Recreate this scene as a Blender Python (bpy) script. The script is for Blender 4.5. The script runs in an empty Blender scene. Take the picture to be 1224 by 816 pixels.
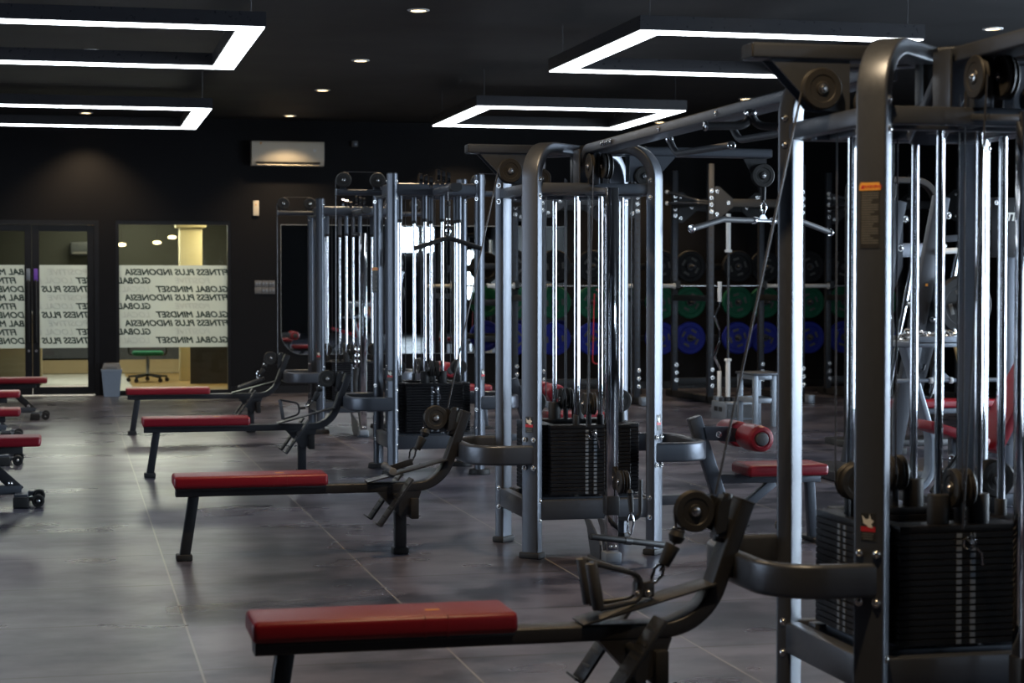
import bpy, bmesh, math, random
from mathutils import Vector, Matrix
random.seed(4)
S = bpy.context.scene
COL = S.collection
V = Vector
pi = math.pi
R90 = pi / 2

# ------------------------------------------------------------------ helpers
def wloc(o):
    p = V((0, 0, 0))
    while o is not None:
        p += o.location
        o = o.parent
    return p

def rz(a): return Matrix.Rotation(a, 3, 'Z')
def ry(a): return Matrix.Rotation(a, 3, 'Y')
def rx(a): return Matrix.Rotation(a, 3, 'X')

def fillet(pts, r, n=8):
    pts = [V(p) for p in pts]
    if not hasattr(r, '__len__'):
        r = [r] * len(pts)
    out = [pts[0]]
    for i in range(1, len(pts) - 1):
        p, a, b = pts[i], pts[i - 1], pts[i + 1]
        u = (a - p); v = (b - p)
        la, lb = u.length, v.length
        u.normalize(); v.normalize()
        ang = u.angle(v)
        if abs(ang - pi) < 1e-3 or r[i] <= 0:
            out.append(p); continue
        t = min(r[i] / math.tan(ang / 2), la * .999, lb * .999)
        rr = t * math.tan(ang / 2)
        c = p + (u + v).normalized() * (rr / math.sin(ang / 2))
        s = p + u * t - c
        e = p + v * t - c
        tot = s.angle(e)
        ax = s.cross(e).normalized()
        for k in range(n + 1):
            out.append(c + Matrix.Rotation(tot * k / n, 3, ax) @ s)
    out.append(pts[-1])
    return out

def rr(w, h, r, n=3):
    pts = []
    for cx, cy, a0 in ((w/2-r, h/2-r, 0), (-w/2+r, h/2-r, R90), (-w/2+r, -h/2+r, pi), (w/2-r, -h/2+r, 3*R90)):
        for k in range(n + 1):
            a = a0 + R90 * k / n
            pts.append((cx + r * math.cos(a), cy + r * math.sin(a)))
    return pts

class MB:
    def __init__(s): s.bm = bmesh.new()
    def add(s, verts, faces):
        vs = [s.bm.verts.new(v) for v in verts]
        for f in faces:
            try: s.bm.faces.new([vs[i] for i in f])
            except ValueError: pass
        return vs
    def box(s, c, d, rot=None, bev=0, seg=2):
        M = Matrix.Translation(V(c)) @ (rot.to_4x4() if rot else Matrix()) @ Matrix.Diagonal(V((d[0], d[1], d[2], 1)))
        r = bmesh.ops.create_cube(s.bm, size=1, matrix=M)
        if bev:
            es = list({e for v in r['verts'] for e in v.link_edges})
            bmesh.ops.bevel(s.bm, geom=es, offset=bev, segments=seg, profile=.5, affect='EDGES', clamp_overlap=True)
        return s
    def bar(s, a, b, w, h, up=(0, 0, 1), bev=0.004):
        """box from a to b: w across, h along 'up'"""
        a, b, up = V(a), V(b), V(up)
        t = (b - a)
        L = t.length
        t.normalize()
        x = t.cross(up).normalized()
        z = x.cross(t)
        rot = Matrix((x, t, z)).transposed()
        return s.box((a + b) / 2, (w, L, h), rot, bev)
    def lathe(s, prof, o=(0, 0, 0), axis=(0, 0, 1), seg=28):
        o = V(o)
        q = V((0, 0, 1)).rotation_difference(V(axis).normalized())
        rings = []
        for r, h in prof:
            if r < 1e-6:
                rings.append([s.bm.verts.new(o + q @ V((0, 0, h)))])
            else:
                rings.append([s.bm.verts.new(o + q @ V((r * math.cos(2*pi*k/seg), r * math.sin(2*pi*k/seg), h))) for k in range(seg)])
        for A, B in zip(rings, rings[1:]):
            for k in range(seg):
                k2 = (k + 1) % seg
                f = [A[k % len(A)], A[k2 % len(A)], B[k2 % len(B)], B[k % len(B)]]
                u = []
                for v in f:
                    if v not in u: u.append(v)
                if len(u) > 2: s.bm.faces.new(u)
        return s
    def cyl(s, a, b, r, r2=None, seg=20, bev=0):
        a, b = V(a), V(b)
        L = (b - a).length
        r2 = r if r2 is None else r2
        if bev:
            pr = [(0, 0), (r - bev, 0), (r - bev*.3, bev*.3), (r, bev), (r2, L - bev), (r2 - bev*.3, L - bev*.3), (r2 - bev, L), (0, L)]
        else:
            pr = [(0, 0), (r, 0), (r2, L), (0, L)]
        return s.lathe(pr, a, b - a, seg)
    def tube(s, pts, r, seg=10, closed=False):
        pts = [V(p) for p in pts]
        n = len(pts)
        tang = []
        for i in range(n):
            a = pts[(i - 1) % n] if (closed or i > 0) else pts[i]
            b = pts[(i + 1) % n] if (closed or i < n - 1) else pts[i]
            tang.append((b - a).normalized())
        t0 = tang[0]
        ref = V((0, 0, 1)) if abs(t0.z) < .9 else V((1, 0, 0))
        x = t0.cross(ref).normalized()
        rings = []
        prev = t0
        for i in range(n):
            q = prev.rotation_difference(tang[i])
            x = (q @ x).normalized()
            prev = tang[i]
            y = tang[i].cross(x)
            ri = r[i] if hasattr(r, '__len__') else r
            rings.append([s.bm.verts.new(pts[i] + (x * math.cos(2*pi*k/seg) + y * math.sin(2*pi*k/seg)) * ri) for k in range(seg)])
        s._skin(rings, closed)
        return s
    def sweep(s, pts, prof, bn, closed=False):
        """planar path; profile u along bn, v along the in-plane normal"""
        pts = [V(p) for p in pts]
        bn = V(bn).normalized()
        n = len(pts)
        rings = []
        for i in range(n):
            d0 = (pts[i] - pts[i-1]).normalized() if (i > 0 or closed) else None
            d1 = (pts[(i+1) % n] - pts[i]).normalized() if (i < n-1 or closed) else None
            d0 = d0 or d1; d1 = d1 or d0
            t = (d0 + d1).normalized()
            k = 1 / max(.3, t.dot(d0))
            nn = t.cross(bn).normalized() * k
            rings.append([s.bm.verts.new(pts[i] + bn * u + nn * v) for u, v in prof])
        s._skin(rings, closed)
        return s
    def _skin(s, rings, closed):
        m = len(rings[0])
        pairs = list(zip(rings, rings[1:]))
        if closed: pairs.append((rings[-1], rings[0]))
        for A, B in pairs:
            for k in range(m):
                s.bm.faces.new([A[k], A[(k+1) % m], B[(k+1) % m], B[k]])
        if not closed:
            s.bm.faces.new(rings[0][::-1]); s.bm.faces.new(rings[-1])
    def prism(s, poly, ext):
        poly = [V(p) for p in poly]; ext = V(ext)
        a = [s.bm.verts.new(p) for p in poly]
        b = [s.bm.verts.new(p + ext) for p in poly]
        n = len(poly)
        s.bm.faces.new(a[::-1]); s.bm.faces.new(b)
        for k in range(n): s.bm.faces.new([a[k], a[(k+1) % n], b[(k+1) % n], b[k]])
        return s
    def ring(s, c, axis, R, r, seg=20, rs=8):
        q = V((0, 0, 1)).rotation_difference(V(axis).normalized())
        s.tube([V(c) + q @ V((R*math.cos(2*pi*k/seg), R*math.sin(2*pi*k/seg), 0)) for k in range(seg)], r, rs, closed=True)
        return s
    def mesh(s, name, mat, off=V((0, 0, 0)), ang=.6):
        bm = s.bm
        bmesh.ops.translate(bm, verts=bm.verts, vec=-off)
        bmesh.ops.recalc_face_normals(bm, faces=bm.faces)
        for f in bm.faces: f.smooth = True
        for e in bm.edges:
            e.smooth = len(e.link_faces) == 2 and e.calc_face_angle(9) < ang
        me = bpy.data.meshes.new(name)
        bm.to_mesh(me); bm.free()
        me.materials.append(mat)
        return me
    def build(s, name, mat, parent=None, ang=.6):
        off = wloc(parent) if parent else V((0, 0, 0))
        return link(name, s.mesh(name, mat, off, ang), parent)
    def thing(s, name, mat, loc, label, cat, group=None):
        o = link(name, s.mesh(name, mat, V(loc)), None)
        o.location = loc
        return tag(o, label, cat, group)

def link(name, me, parent=None, loc=None, rot=None):
    o = bpy.data.objects.new(name, me)
    COL.objects.link(o)
    if parent: o.parent = parent
    if loc is not None: o.location = loc
    if rot is not None: o.rotation_euler = rot
    return o

def tag(o, label, cat, group=None):
    o['label'] = label; o['category'] = cat
    if group: o['group'] = group
    return o

def thing(name, loc, label, cat, group=None):
    o = link(name, None); o.location = loc
    o.empty_display_size = .1
    return tag(o, label, cat, group)

def struct(o):
    o['kind'] = 'structure'
    return o

def copy_tree(o, parent=None):
    c = o.copy(); COL.objects.link(c)
    c.parent = parent
    for ch in list(o.children): copy_tree(ch, c)
    return c

def dup(o, delta, label, group=None):
    c = copy_tree(o)
    c.location = o.location + V(delta)
    c['label'] = label
    if group: c['group'] = group
    return c

def turned(o, a):
    c = copy_tree(o, o.parent); c.rotation_euler.z = o.rotation_euler.z + a
    return c

def text_mesh(body, size, mat, M, align='CENTER', depth=.001, shear=0, offset=0, sx=1, bold=0):
    cu = bpy.data.curves.new('lettering', 'FONT')
    cu.body = body; cu.size = size; cu.align_x = align; cu.align_y = 'CENTER'
    cu.extrude = depth; cu.shear = shear; cu.offset = offset
    cu.resolution_u = 3; cu.bevel_depth = bold; cu.bevel_resolution = 0
    o = bpy.data.objects.new('lettering', cu); COL.objects.link(o)
    bpy.context.view_layer.update()
    me = bpy.data.meshes.new_from_object(o.evaluated_get(bpy.context.evaluated_depsgraph_get()))
    bpy.data.objects.remove(o); bpy.data.curves.remove(cu)
    me.transform(M @ Matrix.Diagonal((sx, 1, 1, 1)))
    me.materials.clear(); me.materials.append(mat)
    return me

def text(name, body, size, mat, parent, pos, right, up, **k):
    right = V(right).normalized(); up = V(up).normalized(); n = right.cross(up)
    M = Matrix((right, up, n)).transposed().to_4x4()
    M.translation = V(pos) - wloc(parent)
    return link(name, text_mesh(body, size, mat, M, **k), parent)

# ---------------------------------------------------------------- materials
def pm(name, col, rough=.5, metal=0, var=.12, scale=30, bump=0, spec=.5, rvar=.08, coat=0):
    m = bpy.data.materials.new(name); m.use_nodes = True
    nt = m.node_tree; N = nt.nodes; L = nt.links
    b = N['Principled BSDF']
    tc = N.new('ShaderNodeTexCoord'); nz = N.new('ShaderNodeTexNoise')
    nz.inputs['Scale'].default_value = scale; nz.inputs['Detail'].default_value = 3
    L.new(tc.outputs['Object'], nz.inputs['Vector'])
    mx = N.new('ShaderNodeMix'); mx.data_type = 'RGBA'
    mx.inputs['A'].default_value = (*[c * (1 - var) for c in col], 1)
    mx.inputs['B'].default_value = (*[min(1, c * (1 + var)) for c in col], 1)
    L.new(nz.outputs['Fac'], mx.inputs['Factor'])
    L.new(mx.outputs['Result'], b.inputs['Base Color'])
    mr = N.new('ShaderNodeMapRange')
    mr.inputs['To Min'].default_value = max(0, rough - rvar); mr.inputs['To Max'].default_value = min(1, rough + rvar)
    L.new(nz.outputs['Fac'], mr.inputs['Value']); L.new(mr.outputs['Result'], b.inputs['Roughness'])
    b.inputs['Metallic'].default_value = metal
    b.inputs['Specular IOR Level'].default_value = spec
    b.inputs['Coat Weight'].default_value = coat
    if bump:
        bp = N.new('ShaderNodeBump'); bp.inputs['Strength'].default_value = bump; bp.inputs['Distance'].default_value = .004
        n2 = N.new('ShaderNodeTexNoise'); n2.inputs['Scale'].default_value = scale * 6
        L.new(tc.outputs['Object'], n2.inputs['Vector'])
        L.new(n2.outputs['Fac'], bp.inputs['Height']); L.new(bp.outputs['Normal'], b.inputs['Normal'])
    return m

def em(name, col, strength):
    m = bpy.data.materials.new(name); m.use_nodes = True
    nt = m.node_tree; nt.nodes.clear()
    e = nt.nodes.new('ShaderNodeEmission'); o = nt.nodes.new('ShaderNodeOutputMaterial')
    e.inputs['Color'].default_value = (*col, 1); e.inputs['Strength'].default_value = strength
    nt.links.new(e.outputs[0], o.inputs[0])
    return m

M_FRAME = pm('graphite powder coat', (.090, .100, .120), .38, .6, .06, 60, .04, .5)
M_BLACKM = pm('black satin metal', (.022, .023, .026), .38, .1, .1, 50, .03)
M_PLATE = pm('black weight iron', (.006, .006, .0078), .40, 0, .1, 60, .05, .32)
M_RUB = pm('black rubber', (.018, .018, .019), .6, 0, .15, 70, .1, .35)
M_PUL = pm('black nylon pulley', (.022, .021, .020), .5, 0, .12, 40, 0, .35)
M_CHR = pm('polished chrome', (.66, .67, .70), .07, 1, .03, 25, 0, .5, .03)
M_BOLT = pm('zinc bolt', (.72, .72, .72), .25, 1, .05, 80)
M_CABLE = pm('coated steel cable', (.05, .05, .055), .35, .3, .1, 90)
M_RED = pm('red vinyl upholstery', (.20, .005, .014), .38, 0, .12, 90, .12, .5, .05)
M_REDD = pm('dark red vinyl upholstery', (.20, .008, .012), .4, 0, .12, 90, .12)
M_SILV = pm('silver painted steel', (.23, .26, .30), .40, .4, .05, 60)
M_WHITE = pm('white plastic', (.78, .77, .74), .4, 0, .03, 30)
M_CREAM = pm('cream plastic', (.72, .66, .54), .42, 0, .03, 30)
M_DKSLOT = pm('dark slot plastic', (.03, .028, .025), .6, 0, .05, 30)
M_BIN = pm('blue grey plastic', (.26, .31, .38), .45, 0, .05, 20)
M_BINLID = pm('grey plastic', (.16, .16, .16), .45, 0, .05, 20)
M_ORANGE = pm('orange label vinyl', (.75, .36, .06), .5, 0, .05, 60)
M_LABEL = pm('charcoal label vinyl', (.022, .022, .022), .5, 0, .1, 60)
M_PRINT = pm('grey printing', (.10, .10, .095), .6, 0, .3, 120)
M_WPRINT = pm('white printing', (.75, .73, .66), .6, 0, .1, 60)
M_RPRINT = pm('red printing', (.5, .02, .03), .5, 0, .1, 60)
M_GREEN = pm('green rubber plate', (.004, .105, .05), .6, 0, .15, 30, .05, .3)
M_BLUE = pm('blue rubber plate', (.010, .020, .26), .6, 0, .15, 30, .05, .3)
M_BLK = pm('black rubber plate', (.008, .008, .009), .6, 0, .15, 30, .05, .3)
M_GREYPR = pm('grey moulded lettering', (.09, .09, .085), .6, 0, .1, 40)
M_WALL = pm('charcoal wall paint', (.007, .007, .0088), .6, 0, .18, 1.5, .05, .18)
M_CEIL = pm('black ceiling paint', (.026, .026, .027), .6, 0, .2, 1.2, .05, .4)
M_DFRAME = pm('black aluminium frame', (.010, .010, .012), .35, .2, .05, 40)
M_MIRROR = pm('silvered mirror', (.88, .91, .90), .012, 1, .01, 3, 0, .5, .004)
M_MEDGE = pm('polished glass edge', (.28, .30, .31), .25, .4, .05, 30)
M_LED = em('cool white led panel', (.88, .94, 1.0), 9)
M_SPOT = em('warm downlight lens', (1.0, .74, .40), 7)
M_PENDF = pm('black pendant casing', (.02, .02, .024), .3, .1, .1, 30)
M_PURPLE = pm('purple door sign', (.20, .08, .55), .5, 0, .05, 40)
M_GOLDST = pm('brushed brass', (.75, .52, .22), .3, 1, .06, 40)
M_STEELBAR = pm('satin steel bar', (.62, .63, .64), .24, 1, .05, 60)
M_RACK = pm('dark rack coat', (.05, .055, .065), .45, .5, .06, 60)
M_RACKD = pm('black rack coat', (.02, .021, .023), .5, .3, .06, 60)
M_ROW = pm('black powder coat', (.036, .038, .044), .40, .45, .08, 60, .04)
M_GRIP = pm('grey rubber grip', (.05, .052, .058), .55, 0, .1, 120, .15)

def floor_mat():
    m = bpy.data.materials.new('grey stone floor tiles'); m.use_nodes = True
    nt = m.node_tree; N = nt.nodes; L = nt.links; b = N['Principled BSDF']
    tc = N.new('ShaderNodeTexCoord'); sp = N.new('ShaderNodeSeparateXYZ'); L.new(tc.outputs['Object'], sp.inputs[0])
    def math_(op, a, c=None, d=None):
        n = N.new('ShaderNodeMath'); n.operation = op
        for i, v in enumerate((a, c, d)):
            if v is None: continue
            if hasattr(v, 'is_output'): L.new(v, n.inputs[i])
            else: n.inputs[i].default_value = v
        return n.outputs[0]
    jo = []; cell = []
    for ax, x0, w in (('X', .468, .992), ('Y', 7.16, 1.045)):
        t = math_('DIVIDE', math_('SUBTRACT', sp.outputs[ax], x0), w)
        cell.append(math_('FLOOR', t))
        fr = math_('FRACT', t)
        dd = math_('MINIMUM', fr, math_('SUBTRACT', 1.0, fr))
        jo.append(math_('MULTIPLY', dd, w))
    d = math_('MINIMUM', jo[0], jo[1])
    joint = math_('MAXIMUM', math_('LESS_THAN', jo[0], .0045), math_('LESS_THAN', jo[1], .009))
    cb = N.new('ShaderNodeCombineXYZ'); L.new(cell[0], cb.inputs[0]); L.new(cell[1], cb.inputs[1])
    wn = N.new('ShaderNodeTexWhiteNoise'); wn.noise_dimensions = '2D'; L.new(cb.outputs[0], wn.inputs['Vector'])
    def noise(scale, det, sx=1, sy=1):
        mp = N.new('ShaderNodeMapping'); mp.inputs['Scale'].default_value = (sx, sy, 1)
        L.new(tc.outputs['Object'], mp.inputs[0])
        n = N.new('ShaderNodeTexNoise'); n.inputs['Scale'].default_value = scale; n.inputs['Detail'].default_value = det
        n.inputs['Roughness'].default_value = .6
        L.new(mp.outputs[0], n.inputs['Vector']); return n.outputs['Fac']
    n1 = noise(1.5, 4, .9, 1.0); n2 = noise(5, 5, .8, 1.1); n3 = noise(1.3, 2, .7, 1.1)
    cr = N.new('ShaderNodeValToRGB')
    cr.color_ramp.elements[0].position = .41; cr.color_ramp.elements[0].color = (.022, .024, .036, 1)
    cr.color_ramp.elements[1].position = .59; cr.color_ramp.elements[1].color = (.112, .107, .136, 1)
    mixv = math_('ADD', math_('MULTIPLY', n1, .62), math_('MULTIPLY', n2, .38))
    mixv = math_('ADD', mixv, math_('MULTIPLY', math_('SUBTRACT', wn.outputs['Value'], .5), .10))
    L.new(mixv, cr.inputs[0])
    # pale scuffs
    sc = noise(7, 4, .6, 1.4)
    scf = N.new('ShaderNodeMapRange'); scf.inputs['From Min'].default_value = .60; scf.inputs['From Max'].default_value = .80
    scf.inputs['To Max'].default_value = .10; L.new(sc, scf.inputs['Value'])
    m1 = N.new('ShaderNodeMix'); m1.data_type = 'RGBA'; L.new(scf.outputs[0], m1.inputs['Factor'])
    L.new(cr.outputs[0], m1.inputs['A']); m1.inputs['B'].default_value = (.24, .24, .25, 1)
    m2 = N.new('ShaderNodeMix'); m2.data_type = 'RGBA'; L.new(joint, m2.inputs['Factor'])
    L.new(m1.outputs['Result'], m2.inputs['A']); m2.inputs['B'].default_value = (.030, .027, .024, 1)
    jl = N.new('ShaderNodeMix'); jl.data_type = 'RGBA'; L.new(math_('LESS_THAN', jo[0], .006), jl.inputs['Factor'])
    jl.inputs['A'].default_value = (.026, .025, .024, 1); jl.inputs['B'].default_value = (.20, .185, .17, 1); L.new(jl.outputs['Result'], m2.inputs['B'])
    L.new(m2.outputs['Result'], b.inputs['Base Color'])
    ro = N.new('ShaderNodeMapRange'); ro.inputs['From Min'].default_value = .3; ro.inputs['From Max'].default_value = .7
    ro.inputs['To Min'].default_value = .25; ro.inputs['To Max'].default_value = .36
    L.new(n3, ro.inputs['Value']); L.new(ro.outputs[0], b.inputs['Roughness'])
    b.inputs['Specular IOR Level'].default_value = .32
    bp = N.new('ShaderNodeBump'); bp.inputs['Strength'].default_value = .3; bp.inputs['Distance'].default_value = .003
    hh = math_('MULTIPLY', joint, -1.0)
    L.new(hh, bp.inputs['Height']); L.new(bp.outputs[0], b.inputs['Normal'])
    return m

def glass_mat(name, tint, refl):
    m = bpy.data.materials.new(name); m.use_nodes = True
    nt = m.node_tree; nt.nodes.clear(); N = nt.nodes; L = nt.links
    t = N.new('ShaderNodeBsdfTransparent'); t.inputs[0].default_value = (*tint, 1)
    g = N.new('ShaderNodeBsdfGlossy'); g.inputs['Roughness'].default_value = .02
    fr = N.new('ShaderNodeFresnel'); fr.inputs[0].default_value = 1.45
    mt = N.new('ShaderNodeMath'); mt.operation = 'MULTIPLY'; mt.inputs[1].default_value = refl
    L.new(fr.outputs[0], mt.inputs[0])
    mx = N.new('ShaderNodeMixShader'); o = N.new('ShaderNodeOutputMaterial')
    L.new(mt.outputs[0], mx.inputs[0]); L.new(t.outputs[0], mx.inputs[1]); L.new(g.outputs[0], mx.inputs[2]); L.new(mx.outputs[0], o.inputs[0])
    return m

def film_mat():
    m = bpy.data.materials.new('frosted white window film'); m.use_nodes = True
    nt = m.node_tree; nt.nodes.clear(); N = nt.nodes; L = nt.links
    d = N.new('ShaderNodeBsdfDiffuse'); t = N.new('ShaderNodeBsdfTranslucent')
    tc = N.new('ShaderNodeTexCoord'); nz = N.new('ShaderNodeTexNoise'); nz.inputs['Scale'].default_value = 3
    L.new(tc.outputs['Object'], nz.inputs['Vector'])
    mr = N.new('ShaderNodeMix'); mr.data_type = 'RGBA'; mr.inputs['A'].default_value = (.72, .75, .75, 1); mr.inputs['B'].default_value = (.82, .84, .82, 1)
    L.new(nz.outputs['Fac'], mr.inputs['Factor'])
    L.new(mr.outputs['Result'], d.inputs[0]); L.new(mr.outputs['Result'], t.inputs[0])
    mx = N.new('ShaderNodeMixShader'); mx.inputs[0].default_value = .75
    L.new(d.outputs[0], mx.inputs[1]); L.new(t.outputs[0], mx.inputs[2])
    tr = N.new('ShaderNodeBsdfTransparent'); m2 = N.new('ShaderNodeMixShader'); m2.inputs[0].default_value = .22
    o = N.new('ShaderNodeOutputMaterial')
    L.new(mx.outputs[0], m2.inputs[1]); L.new(tr.outputs[0], m2.inputs[2]); L.new(m2.outputs[0], o.inputs[0])
    return m

M_FLOOR = floor_mat()
M_GLASS = glass_mat('clear window glass', (.88, .92, .88), 1.0)
M_FILM = film_mat()
M_TXT = pm('dark green film lettering', (.012, .035, .032), .5, 0, .05, 30)
M_TXTP = pm('pale film lettering', (.52, .55, .54), .5, 0, .03, 30)
M_RECW = pm('grey green plaster', (.045, .05, .043), .7, 0, .06, 3)
M_RECB = pm('bluish grey panel', (.045, .052, .068), .6, 0, .2, 4)
M_RECF = pm('oak laminate floor', (.26, .17, .06), .35, 0, .18, 5)
M_RECL = pm('pale stone tile', (.46, .46, .44), .4, 0, .04, 5)
M_COLM = pm('yellow cream column paint', (.66, .58, .36), .5, 0, .05, 5)
M_PART = pm('dark smoked partition', (.05, .047, .042), .35, 0, .2, 3)
M_RACL = pm('dull blue grey plastic', (.07, .08, .09), .5, 0, .05, 20)
M_SKIRT = pm('beige skirting', (.34, .27, .16), .5, 0, .06, 6)

# ------------------------------------------------------------------ setting
DAY, SPOTW = 85, 135
XL, XR, YF, YB, ZC = -6.0, 12.5, -6.0, 25.52, 3.69
struct(link('floor', MB().box(((XL+XR)/2, (YF+YB)/2, -.1), (XR-XL+.6, YB-YF, .2)).mesh('floor', M_FLOOR)))
struct(link('ceiling', MB().box(((XL+XR)/2, (YF+YB)/2, ZC+.1), (XR-XL+.6, YB-YF+.4, .2)).mesh('ceiling', M_CEIL)))

def wall(name, axis, at, thick, a0, a1, holes, mat=None, z1=ZC):
    """wall panel with rectangular openings (a0,a1,z0,z1), built as one mesh of blocks"""
    m = MB()
    cuts = sorted({a0, a1, *[h[0] for h in holes], *[h[1] for h in holes]})
    for p, q in zip(cuts, cuts[1:]):
        mid = (p + q) / 2
        zs = [(0, z1)]
        for h in holes:
            if h[0] < mid < h[1]:
                zs = [(h2, h3) for h2, h3 in ((0, h[2]), (h[3], z1)) if h3 - h2 > .005]
        for zl, zh in zs:
            c = (mid, at, (zl+zh)/2) if axis == 'x' else (at, mid, (zl+zh)/2)
            d = (q-p, thick, zh-zl) if axis == 'x' else (thick, q-p, zh-zl)
            m.box(c, d)
    return struct(link(name, m.mesh(name, mat or M_WALL)))

DX0, DX1, WX0, WX1, HZ = -1.36, .36, .58, 2.09, 2.32
wall('wall_back', 'x', YB + .1, .2, XL, XR, [(DX0, DX1, 0, HZ), (WX0, WX1, .03, HZ)])
LW = [(8.6, 11.2, .4, 3.1), (11.8, 14.4, .4, 3.1)]
wall('wall_left', 'y', XL - .1, .2, YF, YB, LW)
RW = [(3.5, 6.6, .35, 3.2), (7.2, 10.5, .35, 3.2), (11.1, 14.4, .35, 3.2)]
wall('wall_right', 'y', XR + .1, .2, YF, YB, RW)
FW = [(9.5, 11.0, 2.45, 3.3), (10.4, 10.55, .5, 2.1), (11.1, 11.2, .6, 1.9), (11.8, 12.2, .9, 2.6)]  # the two thinnest openings are added to give the mirror bright streaks
wall('wall_front', 'x', YF - .1, .2, XL, XR, FW)
struct(MB().box(((2.09+XR)/2, YB - .006, .05), (XR-2.09, .012, .1)).build('baseboard_back', M_DFRAME))

M_PANE = glass_mat('daylight window glass', (.97, .98, .98), .6)
wn = 2
for (a0, a1, z0, z1), side in [(h, 'r') for h in RW] + [(h, 'f') for h in FW] + [(h, 'l') for h in LW]:
    def bx(m, u0, u1, z0, z1, t):
        if side == 'r': m.box((XR + .1, (u0+u1)/2, (z0+z1)/2), (t, u1-u0, z1-z0))
        elif side == 'l': m.box((XL - .1, (u0+u1)/2, (z0+z1)/2), (t, u1-u0, z1-z0))
        else: m.box(((u0+u1)/2, YF - .1, (z0+z1)/2), (u1-u0, t, z1-z0))
    m = MB(); w = .06
    bx(m, a0, a0+w, z0, z1, .1); bx(m, a1-w, a1, z0, z1, .1); bx(m, a0+w, a1-w, z0, z0+w, .1); bx(m, a0+w, a1-w, z1-w, z1, .1)
    for k in (1, 2):
        u = a0 + (a1-a0)*k/3
        bx(m, u-.025, u+.025, z0+w, z1-w, .08)
    f = struct(m.build('window_%d' % wn, M_DFRAME)); wn += 1
    g = MB(); bx(g, a0+.03, a1-.03, z0+.03, z1-.03, .008); g.build('window_pane', M_PANE, f)
    la = bpy.data.lights.new('daylight', 'AREA'); la.shape = 'RECTANGLE'
    la.size = a1 - a0 - .1; la.size_y = z1 - z0 - .1; la.energy = DAY * la.size * la.size_y
    la.color = (.72, .85, 1.0)
    lo = bpy.data.objects.new('daylight', la); COL.objects.link(lo)
    if side == 'r':
        lo.location = (XR + .24, (a0+a1)/2, (z0+z1)/2); lo.rotation_euler = (0, R90, 0); la.size, la.size_y = la.size_y, la.size
    elif side == 'l':
        lo.location = (XL - .24, (a0+a1)/2, (z0+z1)/2); lo.rotation_euler = (0, -R90, 0); la.size, la.size_y = la.size_y, la.size; la.energy *= .24; la.color = (.72, .84, 1.0)
    else:
        lo.location = ((a0+a1)/2, YF - .24, (z0+z1)/2); lo.rotation_euler = (R90, 0, 0)

# reception window and door in the back wall
GY = YB + .06
wf = MB()
for c, d in (((WX0+.02, GY, 1.175), (.04, .1, 2.29)), ((WX1-.02, GY, 1.175), (.04, .1, 2.29)), (((WX0+WX1)/2, GY, HZ-.025), (WX1-WX0-.08, .1, .05)), (((WX0+WX1)/2, GY, .045), (WX1-WX0-.08, .1, .03))):
    wf.box(c, d)
win = struct(wf.build('window_1', M_DFRAME))
MB().box(((WX0+WX1)/2, GY, 1.16), (WX1-WX0-.07, .008, 2.22)).build('glass_pane', M_GLASS, win)
film = MB().box(((WX0+WX1)/2, GY - .008, 1.182), (WX1-WX0-.085, .002, 1.094)).build('window_film', M_FILM, win)
TY = GY - .0105
def words(parent, x, z, body, mat, size=.112, align='RIGHT', sx=1.03):
    text('film_lettering', body, size, mat, parent, (x, TY, z), (-1, 0, 0), (0, 0, 1), align=align, depth=.0005, shear=.25, bold=.0038 if mat is M_TXT else .001, sx=sx)
def fpx(px): return 25.52 * math.tan(math.atan((px - 612) / 2251) + math.atan(527 / 2251))
ZR = [1.635, 1.522, 1.408, 1.296, 1.182, 1.068, .955, .842, .728]
for i, z in enumerate(ZR):
    k = i % 3
    if k == 0:
        words(film, fpx(274), z, 'FITNESS PLUS INDONESIA', M_TXT, align='LEFT', sx=1.06)
    elif k == 1:
        words(film, fpx(181), z, 'GLOBAL', M_TXT, align='LEFT', sx=1.0)
        words(film, fpx(252), z, 'POSITIVE', M_TXTP, align='LEFT')
    else:
        words(film, fpx(274), z, 'GLOBAL MINDSET', M_TXT, align='LEFT', sx=1.04)
        words(film, fpx(180), z, 'LOCAL', M_TXTP, align='LEFT')

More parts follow.
